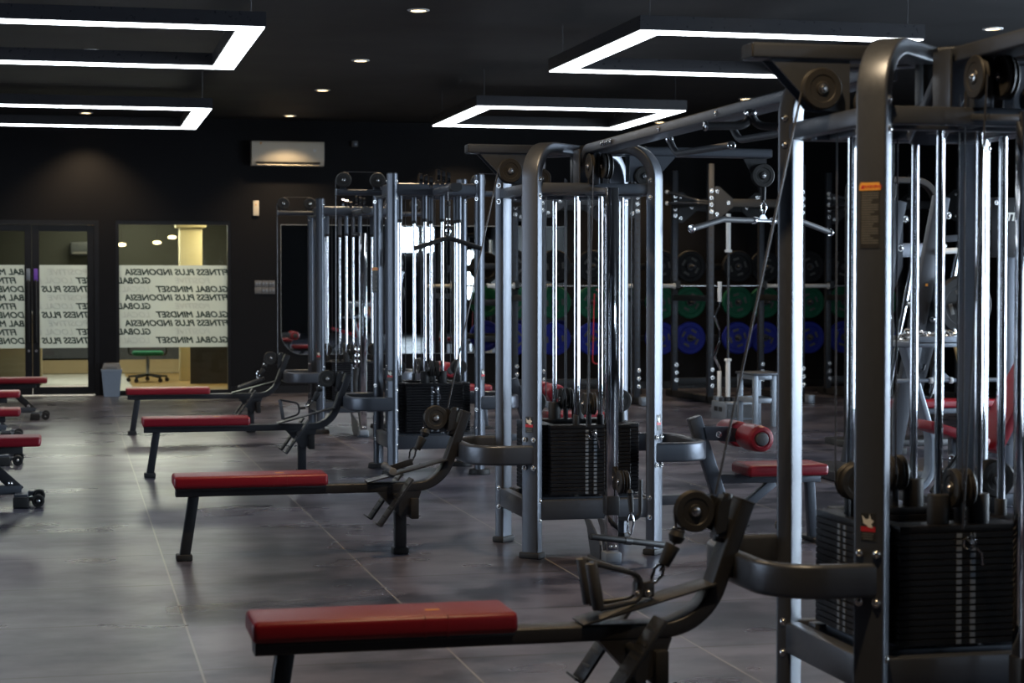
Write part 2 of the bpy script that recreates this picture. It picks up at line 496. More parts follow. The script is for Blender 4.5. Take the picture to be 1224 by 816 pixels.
df = MB()
for c, d in (((DX0+.03, GY, HZ/2), (.06, .12, HZ)), ((DX1-.03, GY, HZ/2), (.06, .12, HZ)), (((DX0+DX1)/2, GY, HZ-.03), (DX1-DX0-.12, .12, .06))):
    df.box(c, d)
door = struct(df.build('door_1', M_DFRAME))
for side, x0, x1 in ((0, DX0+.06, -.503), (1, -.497, DX1-.06)):
    lf = MB(); z0, z1 = .02, HZ-.065
    for c, d in (((x0+.045, GY, (z0+z1)/2), (.09, .045, z1-z0)), ((x1-.045, GY, (z0+z1)/2), (.09, .045, z1-z0)), (((x0+x1)/2, GY, z1-.04), (x1-x0-.18, .045, .08)), (((x0+x1)/2, GY, z0+.05), (x1-x0-.18, .045, .10))):
        lf.box(c, d, bev=.003, seg=1)
    leaf = lf.build('door_leaf', M_DFRAME, door)
    MB().box(((x0+x1)/2, GY, 1.17), (x1-x0-.17, .008, z1-z0-.17)).build('glass_pane', M_GLASS, leaf)
    fm = MB().box(((x0+x1)/2, GY - .008, 1.182), (x1-x0-.185, .002, 1.094)).build('window_film', M_FILM, leaf)
    hx = x0 + .045 if side else x1 - .045
    hb = MB().tube(fillet([(hx, GY-.02, 1.52), (hx, GY-.07, 1.52), (hx, GY-.07, .72), (hx, GY-.02, .72)], .03, 5), .016, 10)
    hb.build('handle', M_BLACKM, leaf)
    MB().box((hx, GY - .0255, 1.60), (.05, .003, .165), bev=.001).build('push_sign', M_PURPLE if side else M_SILV, leaf)
    MB().cyl((hx, GY-.022, .60), (hx, GY-.034, .60), .018).build('lock_cylinder', M_BOLT, leaf)
    for i, z in enumerate(ZR):
        k = i % 3
        if side:
            if k == 0:
                words(fm, fpx(47), z, 'G', M_TXT, align='LEFT'); words(fm, fpx(106), z, 'POSITIVE', M_TXTP, align='LEFT', sx=1.15)
            elif k == 1:
                words(fm, fpx(109), z, 'SET', M_TXT, align='LEFT'); words(fm, fpx(88), z, 'LOCAL P', M_TXTP, align='LEFT')
            else: words(fm, fpx(109), z, 'ITNESS PLUS', M_TXT, align='LEFT', sx=1.02)
        else:
            words(fm, fpx(29.5 if k == 0 else 20 if k == 1 else 29.5), z, ('BAL MINDSET', 'FITNESS', 'DONESIA')[k], M_TXT, align='LEFT')

# reception beyond the glass
RY = 32.0
def sbox(name, c, d, mat): return struct(MB().box(c, d).build(name, mat))
sbox('floor_reception', (.5, (YB + RY)/2, -.1), (11, RY-YB, .2), M_RECL)
sbox('trim_oak_floor', (1.95, 28.9, .004), (2.2, 5.6, .008), M_RECF)
sbox('ceiling_reception', (.5, (YB+.2 + RY)/2, 3.1), (11, RY-YB-.2, .2), M_RECW)
sbox('wall_reception_back', (.5, RY + .1, 1.5), (11, .2, 3), M_RECW)
sbox('wall_reception_left', (-5.1, (YB+RY)/2, 1.5), (.2, RY-YB, 3), M_RECW)
sbox('wall_reception_right', (6.1, (YB+RY)/2, 1.5), (.2, RY-YB, 3), M_RECW)
sbox('trim_panel', (-.4, RY-.04, .86), (2.1, .08, 1.2), M_RECB)
sbox('trim_panel_low', (1.35, RY-.04, .78), (1.2, .08, 1.1), M_RECB)
sbox('baseboard_reception', (.3, RY-.06, .12), (3.5, .12, .22), M_SKIRT)
sbox('trim_partition', (2.02, 28.2, .62), (.62, .06, 1.24), M_PART)
cm = MB().box((1.78, 29.2, 1.5), (.34, .34, 3.0), bev=.02); struct(cm.build('trim_column', M_COLM))
struct(MB().box((1.78, 29.2, 2.42), (.46, .46, .16), bev=.02).build('trim_column_capital', M_COLM))
sbox('trim_reveal', (2.26, 26.2, 1.2), (.10, .9, 2.4), M_RECL)
for x in (.0, .055):
    struct(MB().cyl((.26 + x*1.3, 28.6, 0), (.26 + x*1.3, 28.6, 2.4), .022).build('trim_brass_rail', M_GOLDST))
sbox('trim_rail_post', (.42, 28.62, 1.2), (.08, .05, 2.4), M_PART)
sbox('trim_wall_dark', (.56, 28.65, 1.2), (.16, .05, 2.4), M_PART)
t = thing('reception_counter', (-1.05, 28.6, 0), 'cream reception counter behind the left leaf of the glass door', 'counter')
MB().box((-1.05, 28.6, .52), (1.25, .5, 1.04), bev=.02).build('counter_body', M_SKIRT, t)
MB().box((-1.05, 28.6, 1.06), (1.35, .58, .04), bev=.01).build('counter_top', M_WHITE, t)
t = thing('air_conditioner', (.35, RY, 1.95), 'white wall air conditioner seen through the right leaf of the glass door', 'air conditioner')
MB().box((.35, RY-.11, 2.07), (.72, .2, .22), bev=.03).build('casing', M_RACL, t)
MB().box((.35, RY-.215, 2.0), (.64, .012, .03)).build('louvre', M_BINLID, t)

# office chair
t = thing('office_chair', (1.12, 28.9, .008), 'swivel office chair with green seat on wheels behind the reception window', 'chair')
c = V((1.12, 28.9, 0))
for k in range(5):
    a = k * 2*pi/5 + .3
    e = c + V((.30*math.cos(a), .30*math.sin(a), .085))
    lg = MB().bar(c + V((0, 0, .12)), e, .045, .03).build('base_leg', M_BLACKM, t)
    MB().cyl(e + V((0, -.02, -.045)), e + V((0, .02, -.045)), .032).build('castor', M_RUB, lg)
MB().cyl(c + V((0, 0, .1)), c + V((0, 0, .40)), .028).build('gas_lift', M_CHR, t)
MB().box(c + V((0, 0, .44)), (.46, .46, .07), bev=.03).build('seat', M_GREEN, t)
MB().box(c + V((-.02, .25, .80)), (.44, .06, .55), rx(-.1), bev=.025).build('backrest', M_BLACKM, t)
for s in (-1, 1):
    MB().tube(fillet([c + V((s*.2, .05, .42)), c + V((s*.28, .05, .42)), c + V((s*.28, .05, .64)), c + V((s*.28, -.15, .64))], .04, 4), .016, 8).build('armrest', M_BLACKM, t)

# trash bin
bx0 = V((.51, 25.3, 0))
t = thing('trash_bin', bx0, 'blue grey plastic bin with swing lid between the glass door and the window', 'bin')
m = MB()
def ringsq(w, d, z): return [bx0 + V(p) for p in ((-w, -d, z), (w, -d, z), (w, d, z), (-w, d, z))]
vs = ringsq(.10, .09, 0) + ringsq(.128, .115, .33) + ringsq(.135, .122, .335) + ringsq(.135, .122, .36) + ringsq(.115, .10, .36) + ringsq(.085, .075, .01)
fs = [(3, 2, 1, 0)] + [(4*i+k, 4*i+(k+1) % 4, 4*i+4+(k+1) % 4, 4*i+4+k) for i in range(5) for k in range(4)] + [(20, 21, 22, 23)]
m.add(vs, fs); m.build('bin_body', M_BIN, t)
m = MB()
vs = ringsq(.125, .112, .361) + ringsq(.10, .085, .44)
m.add(vs, [(0, 1, 2, 3)] + [(k, (k+1) % 4, 4+(k+1) % 4, 4+k) for k in range(4)] + [(7, 6, 5, 4)]); m.build('lid', M_BINLID, t)
MB().box(bx0 + V((0, -.104, .40)), (.14, .006, .05), rx(-.3), bev=.002).build('lid_flap', M_BINLID, t)

# things on the back wall
ac = thing('air_conditioner', (2.845, YB, 3.07), 'cream split air conditioner high on the dark back wall', 'air conditioner')
m = MB()
pr = [(0, 0), (-.16, 0), (-.20, .05), (-.215, .12), (-.215, .30), (-.20, .32), (0, .32)]
m.prism([(2.36, YB+y, 3.07+z) for y, z in pr], (.97, 0, 0)); m.build('casing', M_CREAM, ac)
MB().box((2.845, YB-.20, 3.105), (.86, .02, .02), rx(.5)).build('air_slot', M_DKSLOT, ac)
MB().box((2.845, YB-.185, 3.085), (.84, .05, .008), rx(.75)).build('louvre', M_CREAM, ac)
MB().cyl((3.2, YB-.214, 3.27), (3.2, YB-.219, 3.27), .022).build('round_badge', M_WHITE, ac)
MB().box((2.48, YB-.216, 3.36), (.02, .003, .03)).build('energy_sticker', M_ORANGE, ac)
m = MB().box((3.77, YB-.035, 3.385), (.08, .07, .08), bev=.012)
sn = thing('motion_sensor', (3.77, YB, 3.385), 'small grey sensor box on the wall right of the air conditioner', 'sensor')
m.build('housing', M_BINLID, sn); MB().lathe([(0, .02), (.02, .015), (.028, 0), (0, 0)], (3.77, YB-.07, 3.38), (0, -1, 0)).build('lens', M_SILV, sn)
rm = thing('remote_control_holder', (2.43, YB, 2.50), 'narrow cream remote control on the wall below the air conditioner', 'remote')
MB().box((2.43, YB-.015, 2.50), (.082, .03, .205), bev=.01).build('body', M_CREAM, rm)
MB().box((2.43, YB-.031, 2.545), (.012, .003, .02)).build('button', M_ORANGE, rm)
sp = thing('switch_panel', (2.545, YB, 1.44), 'grey bank of six light switches left of the mirror', 'switch')
for i in range(3):
    for j in range(2):
        cx, cz = 2.455 + i*.092, 1.483 - j*.092
        pl = MB().box((cx, YB-.006, cz), (.089, .012, .089), bev=.004).build('switch_plate', M_BINLID, sp)
        if (i, j) != (0, 1):
            for q in (-1, 1):
                MB().box((cx + q*.02, YB-.014, cz), (.022, .006, .034), bev=.002).build('rocker', M_SILV, pl)

# mirror with rounded corners
MX0, MX1, MZ0, MZ1, MRr = 2.76, 6.75, .52, 2.285, .30
def rrect(x0, x1, z0, z1, r, y):
    p = []
    for cx, cz, a0 in ((x1-r, z1-.012, 0), (x0+r, z1-.012, R90), (x0+r, z0+r, pi), (x1-r, z0+r, 3*R90)):
        q = .012 if cz > 1.5 else r
        if cz > 1.5: cx = x1-.012 if cx > 4 else x0+.012
        for k in range(9):
            a = a0 + R90*k/8
            p.append((cx + q*math.cos(a), y, cz + q*math.sin(a)))
    return p
mi = thing('wall_mirror', ((MX0+MX1)/2, YB, MZ0), 'large wall mirror with rounded lower corners behind the far machines', 'mirror')
MB().prism(rrect(MX0, MX1, MZ0, MZ1, MRr, YB-.003), (0, -.006, 0)).build('glass_edge', M_MEDGE, mi)
MB().prism(rrect(MX0+.008, MX1-.008, MZ0+.008, MZ1-.008, MRr-.008, YB-.0092), (0, -.0008, 0)).build('mirror_glass', M_MIRROR, mi)

# ------------------------------------------------------------------- lights
PW, PH, PB = 2.25, .11, .20
def pendant(x0, x1, y0, y1, zb, label):
    cx, cy = (x0+x1)/2, (y0+y1)/2
    t = thing('pendant_light', (cx, cy, zb), label, 'ceiling light', 'rectangular led pendants')
    m = MB(); L = MB()
    path = [(x0+PB/2, y0+PB/2), (x1-PB/2, y0+PB/2), (x1-PB/2, y1-PB/2), (x0+PB/2, y1-PB/2)]
    def loop(mb, w, za, zc):
        prof = [(za, -w/2), (zc, -w/2), (zc, w/2), (za, w/2)]
        rings = []
        for i, (px, py) in enumerate(path):
            sx = -1 if px < cx else 1; sy = -1 if py < cy else 1
            rings.append([mb.bm.verts.new((px + sx*v, py + sy*v, u)) for u, v in prof])
        mb._skin(rings, True)
    loop(m, PB, zb + .004, zb + PH); m.build('casing', M_PENDF, t)
    loop(L, PB - .02, zb - .004, zb + .003); L.build('led_panel', M_LED, t)
    for px, py in path:
        MB().tube([(px, py, zb+PH), (px + .004, py, (zb+PH+ZC)/2), (px, py, ZC)], .003, 6).build('suspension_wire', M_CABLE, t)
pendant(4.02, 6.25, 13.1, 15.8, 3.3, 'glowing rectangular pendant nearest on the right, above the front towers')
pendant(4.07, 6.34, 18.98, 21.45, 3.3, 'glowing rectangular pendant far on the right, in front of the back wall')
pendant(-1.25, 1.37, 13.56, 16.25, 3.3, 'glowing rectangular pendant nearest on the left, running out of view')
pendant(-1.2, 1.45, 19.9, 22.5, 3.3, 'glowing rectangular pendant far on the left, near the glass door')

SPOTS = [(2.81, 24.8, 'above the wall air conditioner'), (2.81, 21.5, 'second from the back wall in the middle row'), (2.81, 18.6, 'third from the back wall in the middle row'), (2.76, 15.12, 'nearest in the middle row of ceiling spots'),
         (.2, 25.0, 'glimpsed inside the far left pendant'), (7.85, 24.65, 'at the back of the right row, over the beam'), (7.87, 21.35, 'in the right row just above the overhead beam'), (7.82, 15.06, 'at the upper right above the nearest tower'),
         (.2, 18.4, 'left row behind the nearest left pendant'), (5.2, 24.8, 'above the far right pendant'), (5.2, 11.9, 'in front of the nearest right pendant'), (1.65, 8.7, 'above the second red bench'), (1.6, 4.7, 'above the nearest red bench'), (5.2, 18.0, 'between the two right pendants')]
dl = None
for x, y, w in SPOTS:
    if dl is None:
        dl = thing('downlight', (x, y, ZC), '', 'ceiling light', 'recessed warm downlights')
        MB().lathe([(.062, 0), (.062, -.004), (.066, -.010), (.088, -.006), (.092, 0)], (x, y, ZC), (0, 0, 1), 28).build('trim_ring', M_WHITE, dl)
        MB().lathe([(0, -.004), (.0615, -.004), (.0615, -.001), (0, -.001)], (x, y, ZC)).build('lens', M_SPOT, dl)
        o = dl
    else:
        o = copy_tree(dl); o.location = (x, y, ZC)
    o['label'] = 'round warm downlight, ' + w
    near = y < 9
    la = bpy.data.lights.new('downlight_beam', 'SPOT'); la.energy = SPOTW * (2.0 if near and y > 7 else 1.6 if near else 1)
    la.color = (1.0, .72, .42); la.spot_size = 1.9; la.spot_blend = .7; la.shadow_soft_size = .055
    lo = bpy.data.objects.new('downlight_beam', la); COL.objects.link(lo); lo.location = (x, y, ZC - .03)
for x, y, e, sx, sy, col, tilt in ((.5, 28.9, 285, 4.6, 1.5, (1, .97, .90), -.5), (.8, 30.8, 50, 1.6, 1.0, (1, .88, .65), 0), (2.8, 28.2, 90, 1.2, 1.2, (1, .82, .50), 0)):
    la = bpy.data.lights.new('reception_fill', 'AREA'); la.shape = 'RECTANGLE'; la.size = sx; la.size_y = sy; la.energy = e; la.color = col  # unseen area lights without fixtures, added to brighten the film and reception
    lo = bpy.data.objects.new('reception_fill', la); COL.objects.link(lo); lo.location = (x, y, 2.93); lo.rotation_euler = (tilt, 0, 0)
for k, (px, py) in enumerate(((146, 288), (188, 285), (206, 278))):
    yy = 31.0 - .3*k
    x = yy * math.tan(math.atan((px - 612)/2251) + math.atan(527/2251)); z = 1.45 + (342 - py)*yy*.9/2250 * 1.0
    q = thing('pendant_lamp', (x, yy, 3.0), ('leftmost', 'middle', 'rightmost')[k] + ' of three small lamps hanging beyond the reception window', 'ceiling light')
    MB().lathe([(0, -.03), (.05, -.022), (.07, 0), (.05, .022), (0, .03)], (x, yy, z), seg=16).build('glowing_shade', M_SPOT, q)
    MB().cyl((x, yy, z + .028), (x, yy, 3.0), .005, seg=6).build('cord', M_CABLE, q)

# ------------------------------------------------------------- cable towers
_bolt = {}
def bolt(parent, pos, d, r=.0105):
    """domed bolt head, a sub-part"""
    if r not in _bolt:
        _bolt[r] = MB().lathe([(0, r*.75), (r*.5, r*.66), (r*.85, r*.38), (r, .001), (r*1.35, .001), (r*1.35, -.002), (0, -.002)], (0, 0, 0), (0, 0, 1), 12).mesh('bolt', M_BOLT)
    return link('bolt', _bolt[r], parent, V(pos) - wloc(parent), V((0, 0, 1)).rotation_difference(V(d)).to_euler())

_pul = {}
def pulley(parent, pos, axis, r=.066, w=.028, name='pulley'):
    k = (r, w)
    if k not in _pul:
        h = w/2
        a = MB().lathe([(0, h), (r*.30, h), (r*.34, h*.75), (r*.62, h*.75), (r*.66, h*.9), (r*.93, h*.9), (r, h*.55), (r*.86, 0), (r, -h*.55), (r*.93, -h*.9), (r*.66, -h*.9), (r*.62, -h*.75), (r*.34, -h*.75), (r*.30, -h), (0, -h)], seg=36).mesh('pulley', M_PUL)
        b = MB().lathe([(0, h+.009), (r*.11, h+.008), (r*.15, h+.003), (r*.22, h+.002), (r*.22, h-.001), (0, h-.001)], seg=14).mesh('axle', M_BOLT)
        b2 = MB().lathe([(0, -h-.009), (r*.11, -h-.008), (r*.15, -h-.003), (r*.22, -h-.002), (r*.22, -h+.001), (0, -h+.001)], seg=14).mesh('axle', M_BOLT)
        _pul[k] = (a, b, b2)
    a, b, b2 = _pul[k]
    rot = V((0, 0, 1)).rotation_difference(V(axis)).to_euler()
    o = link(name, a, parent, V(pos) - wloc(parent), rot)
    link('axle', b, o); link('axle', b2, o)
    return o

TC = V((2.725, 10.06, 0)); h = .34        # centre of the second tower
def P(x, y, z): return TC + V((x, y, z))
def rot4(o):
    for k in (1, 2, 3): turned(o, k*R90)

def sticker(parent, pos, n, w=.046, hh=.085):
    """small maker's sticker: white winged figure over a red band and grey print"""
    n = V(n).normalized(); up = V((0, 0, 1)); r = up.cross(n)
    pos = V(pos)
    rot = Matrix((r, up, n)).transposed()
    s = MB().box(pos, (w, hh, .0012), rot).build('logo_sticker', M_LABEL, parent)
    def q(x, z): return pos + r*x*w + up*z*hh + n*.0008
    MB().prism([q(-.42, .42), (q(-.16, .28)), q(.06, .31), q(.10, .48), q(.19, .30), q(.40, .22), q(.22, .12), q(.34, -.02), q(.02, -.01), q(-.12, .08), q(-.34, .14)], n*.0006).build('winged_figure', M_WPRINT, s)
    MB().box(pos + n*.001 + up*hh*-.07, (w*1.02, hh*.18, .0008), rot).build('red_band', M_RPRINT, s)
    for k in range(3):
        MB().box(pos + n*.0009 + up*hh*(-.24 - .09*k) - r*w*.05*(k % 2), (w*(.8 - .08*k), hh*.05, .0006), rot).build('fine_print', M_PRINT, s)

def warning_label(parent, pos, n, w=.068, hh=.20):
    n = V(n).normalized(); up = V((0, 0, 1)); r = up.cross(n); pos = V(pos)
    rot = Matrix((r, up, n)).transposed()
    s = MB().box(pos - up*.012, (w*.92, hh - .024, .0012), rot).build('warning_label', M_LABEL, parent)
    hd = MB().prism([pos + r*x*w/2 + up*(hh/2 - .024 + z*.024) + n*.0008 for x, z in ((-1, 0), (1, 0), (1, .55), (.86, 1), (-.86, 1), (-1, .55))], n*.0007).build('label_header', M_ORANGE, s)
    tp = pos + up*(hh/2 - .013) + n*.0018
    text('warning_lettering', 'WARNING', .0125, M_RPRINT, s, tp + r*.008, r, up, depth=.0003, offset=.0004)
    MB().prism([tp - r*.030 + up*-.006, tp - r*.018 + up*-.006, tp - r*.024 + up*.006], n*.0004).build('warning_triangle', M_RPRINT, s)
    rnd = random.Random(7)
    m = MB()
    for k in range(22):
        ww = w*.80*(1 if k % 5 < 3 else rnd.uniform(.5, .9))
        m.box(pos + up*(hh/2 - .032 - k*.0072) + n*.0009 - r*(w*.80 - ww)/2, (ww, .0042, .0006), rot)
    o = m.build('fine_print', M_PRINT, s); o['kind'] = 'stuff'

# geometry shared by all towers
def plate_mesh():
    return MB().box((0, -.235, 0), (.447, .112, .0192), bev=.0022, seg=1).mesh('weight_plate', M_PLATE)
PLATE = plate_mesh()
NPL, PITCH, SZ0 = 17, .0208, .327

def weight_bay(t, ang, collar, style):
    """one weight stack with guide rods, selector strip and floating pulleys on the side 'ang' of the tower"""
    Rz = rz(ang)
    def Q(x, y, z): return TC + Rz @ V((x, y, z))
    hd = MB()
    top = SZ0 + NPL*PITCH
    st = link('weight_stack', MB().box((0, -.235, top + .011), (.447, .112, .022), bev=.003).mesh('weight_stack', M_PLATE), t, None, (0, 0, ang))
    for k in range(NPL):
        link('weight_plate', PLATE, st, (0, 0, SZ0 + PITCH*(k + .5)))
    m = MB()
    for k in range(NPL):
        for s in (-1, 1):
            m.box((s*.0235, -.2925, SZ0 + PITCH*(k + .5)), (.017, .003, .014))
    link('weight_number_strip', m.mesh('weight_number_strip', M_SILV), st)['kind'] = 'stuff'
    zt = 1.955 if style == 'A' else 2.16
    sleeve = 0 if style == 'A' else 1
    for s in (-1, 1):
        x = s*.068
        zb = top + .02
        rod = MB().cyl(Q(x, -.235, .30), Q(x, -.235, zt), .0135, seg=16).build('guide_rod', M_CHR, t)
        if sleeve:
            MB().cyl(Q(x, -.235, 1.965), Q(x, -.235, zt), .021, seg=14).build('rod_sleeve', M_FRAME, rod)
            MB().cyl(Q(x, -.235, 1.945), Q(x, -.235, 1.97), .024, seg=14).build('rod_collar', M_RUB, rod)
        if collar:
            MB().cyl(P(x, -.235, zb), P(x, -.235, zb + .095), .035, bev=.004).build('rubber_weight', M_RUB, st)
        else:
            MB().cyl(P(x, -.235, zb), P(x, -.235, zb + .055), .019, bev=.003).build('rod_collar', M_RUB, st)
    # floating pulleys over the stack and selector rod
    MB().bar(P(0, -.245, top + .01), P(0, -.245, top + .09), .02, .045, (0, 1, 0)).build('pulley_yoke', M_BLACKM, st)
    for x in (-.021, .021):
        pulley(t, Q(x, -.245, .815), Rz @ V((1, 0, 0)), .062, .026, 'floating_pulley')
    for x, y in ((-.021, -.307), (.021, -.183)):
        MB().cyl(Q(x, y, .815), Q(x, y, zt + .1), .0032, seg=6).build('cable', M_CABLE, t)
    if ang == 0 or ang == -R90:
        pin = MB().cyl(Q(0, -.288, top - .02), Q(0, -.335, top - .024), .008, seg=10)
        pn = pin.build('selector_pin', M_CHR, t)
        MB().ring(Q(0, -.318, top - .03), Rz @ V((0, 1, .25)), .021, .0028, 18, 6).build('pin_ring', M_CHR, pn)
        MB().tube([Q(0, -.325, top - .03), Q(.03, -.34, top - .06), Q(.035, -.335, top - .10), Q(.012, -.31, top + .0)], .0025, 6).build('pin_lanyard', M_RUB if ang else M_CHR, pn)
    return st

def tower(style, label):
    t = thing('cable_tower', TC, label, 'gym machine', 'multi station cable towers')
    dg = V((-1, -1, 0)).normalized()          # outward at the front left corner
    c0 = P(-h, -h, 0)
    if style == 'A':
        path = fillet([c0 + V((0, 0, .03)), c0 + V((0, 0, 2.195)), P(0, 0, 2.195) + dg*.035], .17, 12)
        post = MB().sweep(path, rr(.10, .055, .010), dg.cross(V((0, 0, 1)))).build('post', M_FRAME, t)
        zu, zuh = 1.972, .055
    else:
        path = [c0 + V((0, 0, .03)), c0 + V((0, 0, 2.305))]
        post = MB().sweep(path, rr(.085, .062, .026, 5), dg.cross(V((0, 0, 1)))).build('post', M_FRAME, t)
        MB().sweep([c0 + V((0, 0, .23)), c0 + V((0, 0, .42))], rr(.092, .069, .028, 5), dg.cross(V((0, 0, 1)))).build('post_sleeve', M_FRAME, post)
        MB().sweep([c0 + V((0, 0, 2.302)), c0 + V((0, 0, 2.312))], rr(.078, .056, .024, 5), dg.cross(V((0, 0, 1)))).build('end_cap', M_RUB, post)
        zu, zuh = 2.19, .092
    # foot
    side = dg.cross(V((0, 0, 1)))
    rot = Matrix((side, dg, V((0, 0, 1)))).transposed()
    if style == 'A':
        MB().box(c0 + V((0, 0, .017)), (.125, .075, .034), rot, .008).build('rubber_foot', M_RUB, post)
    else:
        MB().cyl(c0, c0 + V((0, 0, .04)), .085, .08, 20, .006).build('rubber_foot', M_RUB, post)
    # bolts on the outer face and on the inner flank
    out = .0275 if style == 'A' else .031
    if style == 'A':
        for dx in (-.028, .028):
            for z in (.485, .635):
                bolt(post, c0 + dg*(out + .006) + side*dx + V((0, 0, z)), dg)
    for z in ((zu+.045, zu-.045, .31, .205) if style == 'A' else (zu+.06, zu-.07, .66, .50, .36, .24)):
        for sgn in (1, -1):
            bolt(post, c0 + side*sgn*((.0505 if style == 'A' else .0430)) + V((0, 0, z)), side*sgn)
    rot4(post)
    # the sticker sits on the visible corner posts only
    for i, (sx, sy) in enumerate(((-1, -1), (1, -1), (-1, 1), (1, 1))):
        d = V((sx, sy, 0)).normalized()
        if i < 2:
            sticker(t, P(sx*h, sy*h, .715 if style == 'A' else .77) + d*(out + .0008), d)
    if style == 'Z':
        warning_label(t, c0 + dg*(out + .0008) + V((0, 0, 1.665)), dg)
    elif style == 'B':
        warning_label(t, P(-h, h, 1.50) + V((-1, -1, 0)).normalized()*.0435, (-1, -1, 0), .052)
    # crossbars on the four sides
    b = MB(); e = h - .03
    if style == 'A':
        b.box(P(0, -h, zu), (2*e, .05, zuh), bev=.006)
    else:
        b.sweep([P(-e, -h, zu), P(e, -h, zu)], rr(zuh, .06, .024, 5), (0, 0, 1))
    tb = b.build('top_crossbar', M_FRAME, t)
    rot4(tb)
    lb = MB().box(P(0, -h, .256), (2*e, .055, .105), bev=.008).build('lower_crossbar', M_FRAME, t)
    rot4(lb)
    # inner carriers for rods
    for s in (-1, 1):
        MB().bar(P(-.30, s*.235, zu - .02), P(.30, s*.235, zu - .02), .05, .03).build('rod_carrier', M_FRAME, t)
        MB().bar(P(-.30, s*.235, .30), P(.30, s*.235, .30), .06, .03).build('rod_base', M_FRAME, t)
        MB().bar(P(s*.235, -.20, zu - .02), P(s*.235, .20, zu - .02), .05, .03).build('rod_carrier', M_FRAME, t)
        MB().bar(P(s*.235, -.20, .30), P(s*.235, .20, .30), .06, .03).build('rod_base', M_FRAME, t)
    # U shaped link brackets left and right
    for s in ((-1, 1) if style != 'A1' else (-1,)):
        pth = fillet([P(s*(h-.0), -h-.015, .552), P(s*.655, -h-.015, .552), P(s*.655, h+.015, .552), P(s*(h-.0), h+.015, .552)], .17, 8)
        ub = MB().sweep(pth, rr(.105, .048, .014), (0, 0, 1)).build('link_bracket', M_FRAME, t)
        MB().box(P(s*.672, 0, .552), (.05, .07, .06), bev=.004).build('link_tongue', M_BLACKM, ub)
        bolt(ub, P(s*.665, -.036, .552), (0, -1, 0))
    # centre hub
    MB().box(P(0, 0, 2.075 if style == 'A' else zu), (.065, .065, .20 if style == 'A' else .09), bev=.006).build('hub', M_BLACKM, t)
    for s in (-1, 1):
        MB().bar(P(0, s*.04, zu - .01), P(0, s*(h-.02), zu - .01), .055, .04).build('hub_spoke', M_FRAME, t)
    # left arm with pulley
    if style == 'A':
        for s in (-1, 1):
            arm = MB().sweep([P(s*.05, 0, 2.197), P(s*(.62 if s < 0 else 1.12), 0, 2.197)], rr(.10, .05, .008), (0, 1, 0)).build('top_arm', M_FRAME, t)
            e = .62 if s < 0 else 1.12
            MB().box(P(s*(e+.002), 0, 2.197), (.008, .094, .044), bev=.003).build('end_cap', M_RUB, arm)
            for y in (-.036, .036):
                if s < 0: pl = [(-.56, 2.172), (-.45, 2.06), (-.41, 2.015), (-.29, 2.005), (-.29, 2.172)]
                else: pl = [(.56, 2.172), (.43, 2.03), (.29, 2.03), (.29, 2.172)]
                MB().prism([P(x, y - .004, z) for x, z in pl], (0, .008, 0)).build('gusset_plate', M_FRAME, arm)
            if s < 0:
                pulley(t, P(-.395, -.058, 2.078), (0, -1, 0), .067, .034)
                pulley(t, P(-.21, -.02, 2.04), (0, 1, 0), .055, .03)
            else:
                pulley(t, P(1.085, -.0, 2.075), (0, -1, 0), .068, .036)
                MB().prism([P(x, .03, z) for x, z in ((.98, 2.172), (1.12, 2.172), (1.12, 2.06), (1.05, 2.05))], (0, .008, 0)).build('gusset_plate', M_BLACKM, arm)
                pulley(t, P(.37, -.05, 2.06), (0, -1, 0), .055, .03)
        # front pulley cluster under the beam
        MB().box(P(0, -.36, 2.09), (.012, .16, .20), bev=.003).build('pulley_plate', M_FRAME, t)
        MB().box(P(-.07, -.25, 2.08), (.010, .12, .21), bev=.003).build('pulley_plate', M_FRAME, t)
        for x, y in ((-.045, -.43), (.02, -.47), (.055, -.43)):
            pulley(t, P(x, y, 2.085), (-1, 0, 0), .068, .026)
        MB().cyl(P(-.045, -.497, 2.085), P(-.045, -.36, .70), .0035, seg=6).build('cable', M_CABLE, t)
        # cable running from the left arm down to the row pulley
        MB().tube([P(-.462, -.058, 2.065), P(-.735, -.03, .79)], .0042, 6).build('row_cable', M_CABLE, t)
    else:
        for s in (-1, 1):
            L = .72
            arm = MB().sweep([P(s*.05, 0, 2.178), P(s*L, 0, 2.178)], rr(.075, .045, .02, 4), (0, 1, 0)).build('top_arm', M_FRAME, t)
            MB().box(P(s*(L+.002), 0, 2.178), (.008, .07, .05), bev=.003).build('end_cap', M_SILV, arm)
            for x in (.665, .40):
                pulley(t, P(s*x, -.01, 2.272), (0, -1, 0), .061, .03)
                MB().box(P(s*x, .012, 2.22), (.05, .006, .06)).build('pulley_lug', M_FRAME, arm)
            MB().tube([P(s*.40, -.01, 2.335), P(s*.665, -.01, 2.335)], .003, 6).build('cable', M_CABLE, t)
        MB().tube([P(-.727, -.01, 2.27), P(-.728, -.01, .72)], .0038, 6).build('row_cable', M_CABLE, t)
        fa = MB().sweep([P(.005, -h+.02, 2.17), P(.005, -1.02, 2.17)], rr(.075, .05, .018, 4), (1, 0, 0)).build('front_arm', M_FRAME, t)
        MB().sweep([P(.005, -1.02, 2.17), P(.005, -1.10, 2.172)], rr(.085, .058, .022, 4), (1, 0, 0)).build('rubber_nose', M_RUB, fa)
        for x0, y0, zz in ((-.115, -.30, 0), (.01, -.36, .03)):
            for k in range(3):
                hs = MB()
                cx = x0 + k*.036
                cc = P(cx, y0 - .015*k, 2.27 + zz - .012*k)
                hs.prism([cc + V((-.012, .045*math.cos(a) , .045*math.sin(a))) for a in [pi*j/10 for j in range(11)]] + [cc + V((-.012, -.04, -.045)), cc + V((-.012, .04, -.045))], (.024, 0, 0))
                hs.build('pulley_housing', M_CHR, t)
    for k in range(4):
        weight_bay(t, k*R90, (k == COLLAR), style)
    return t

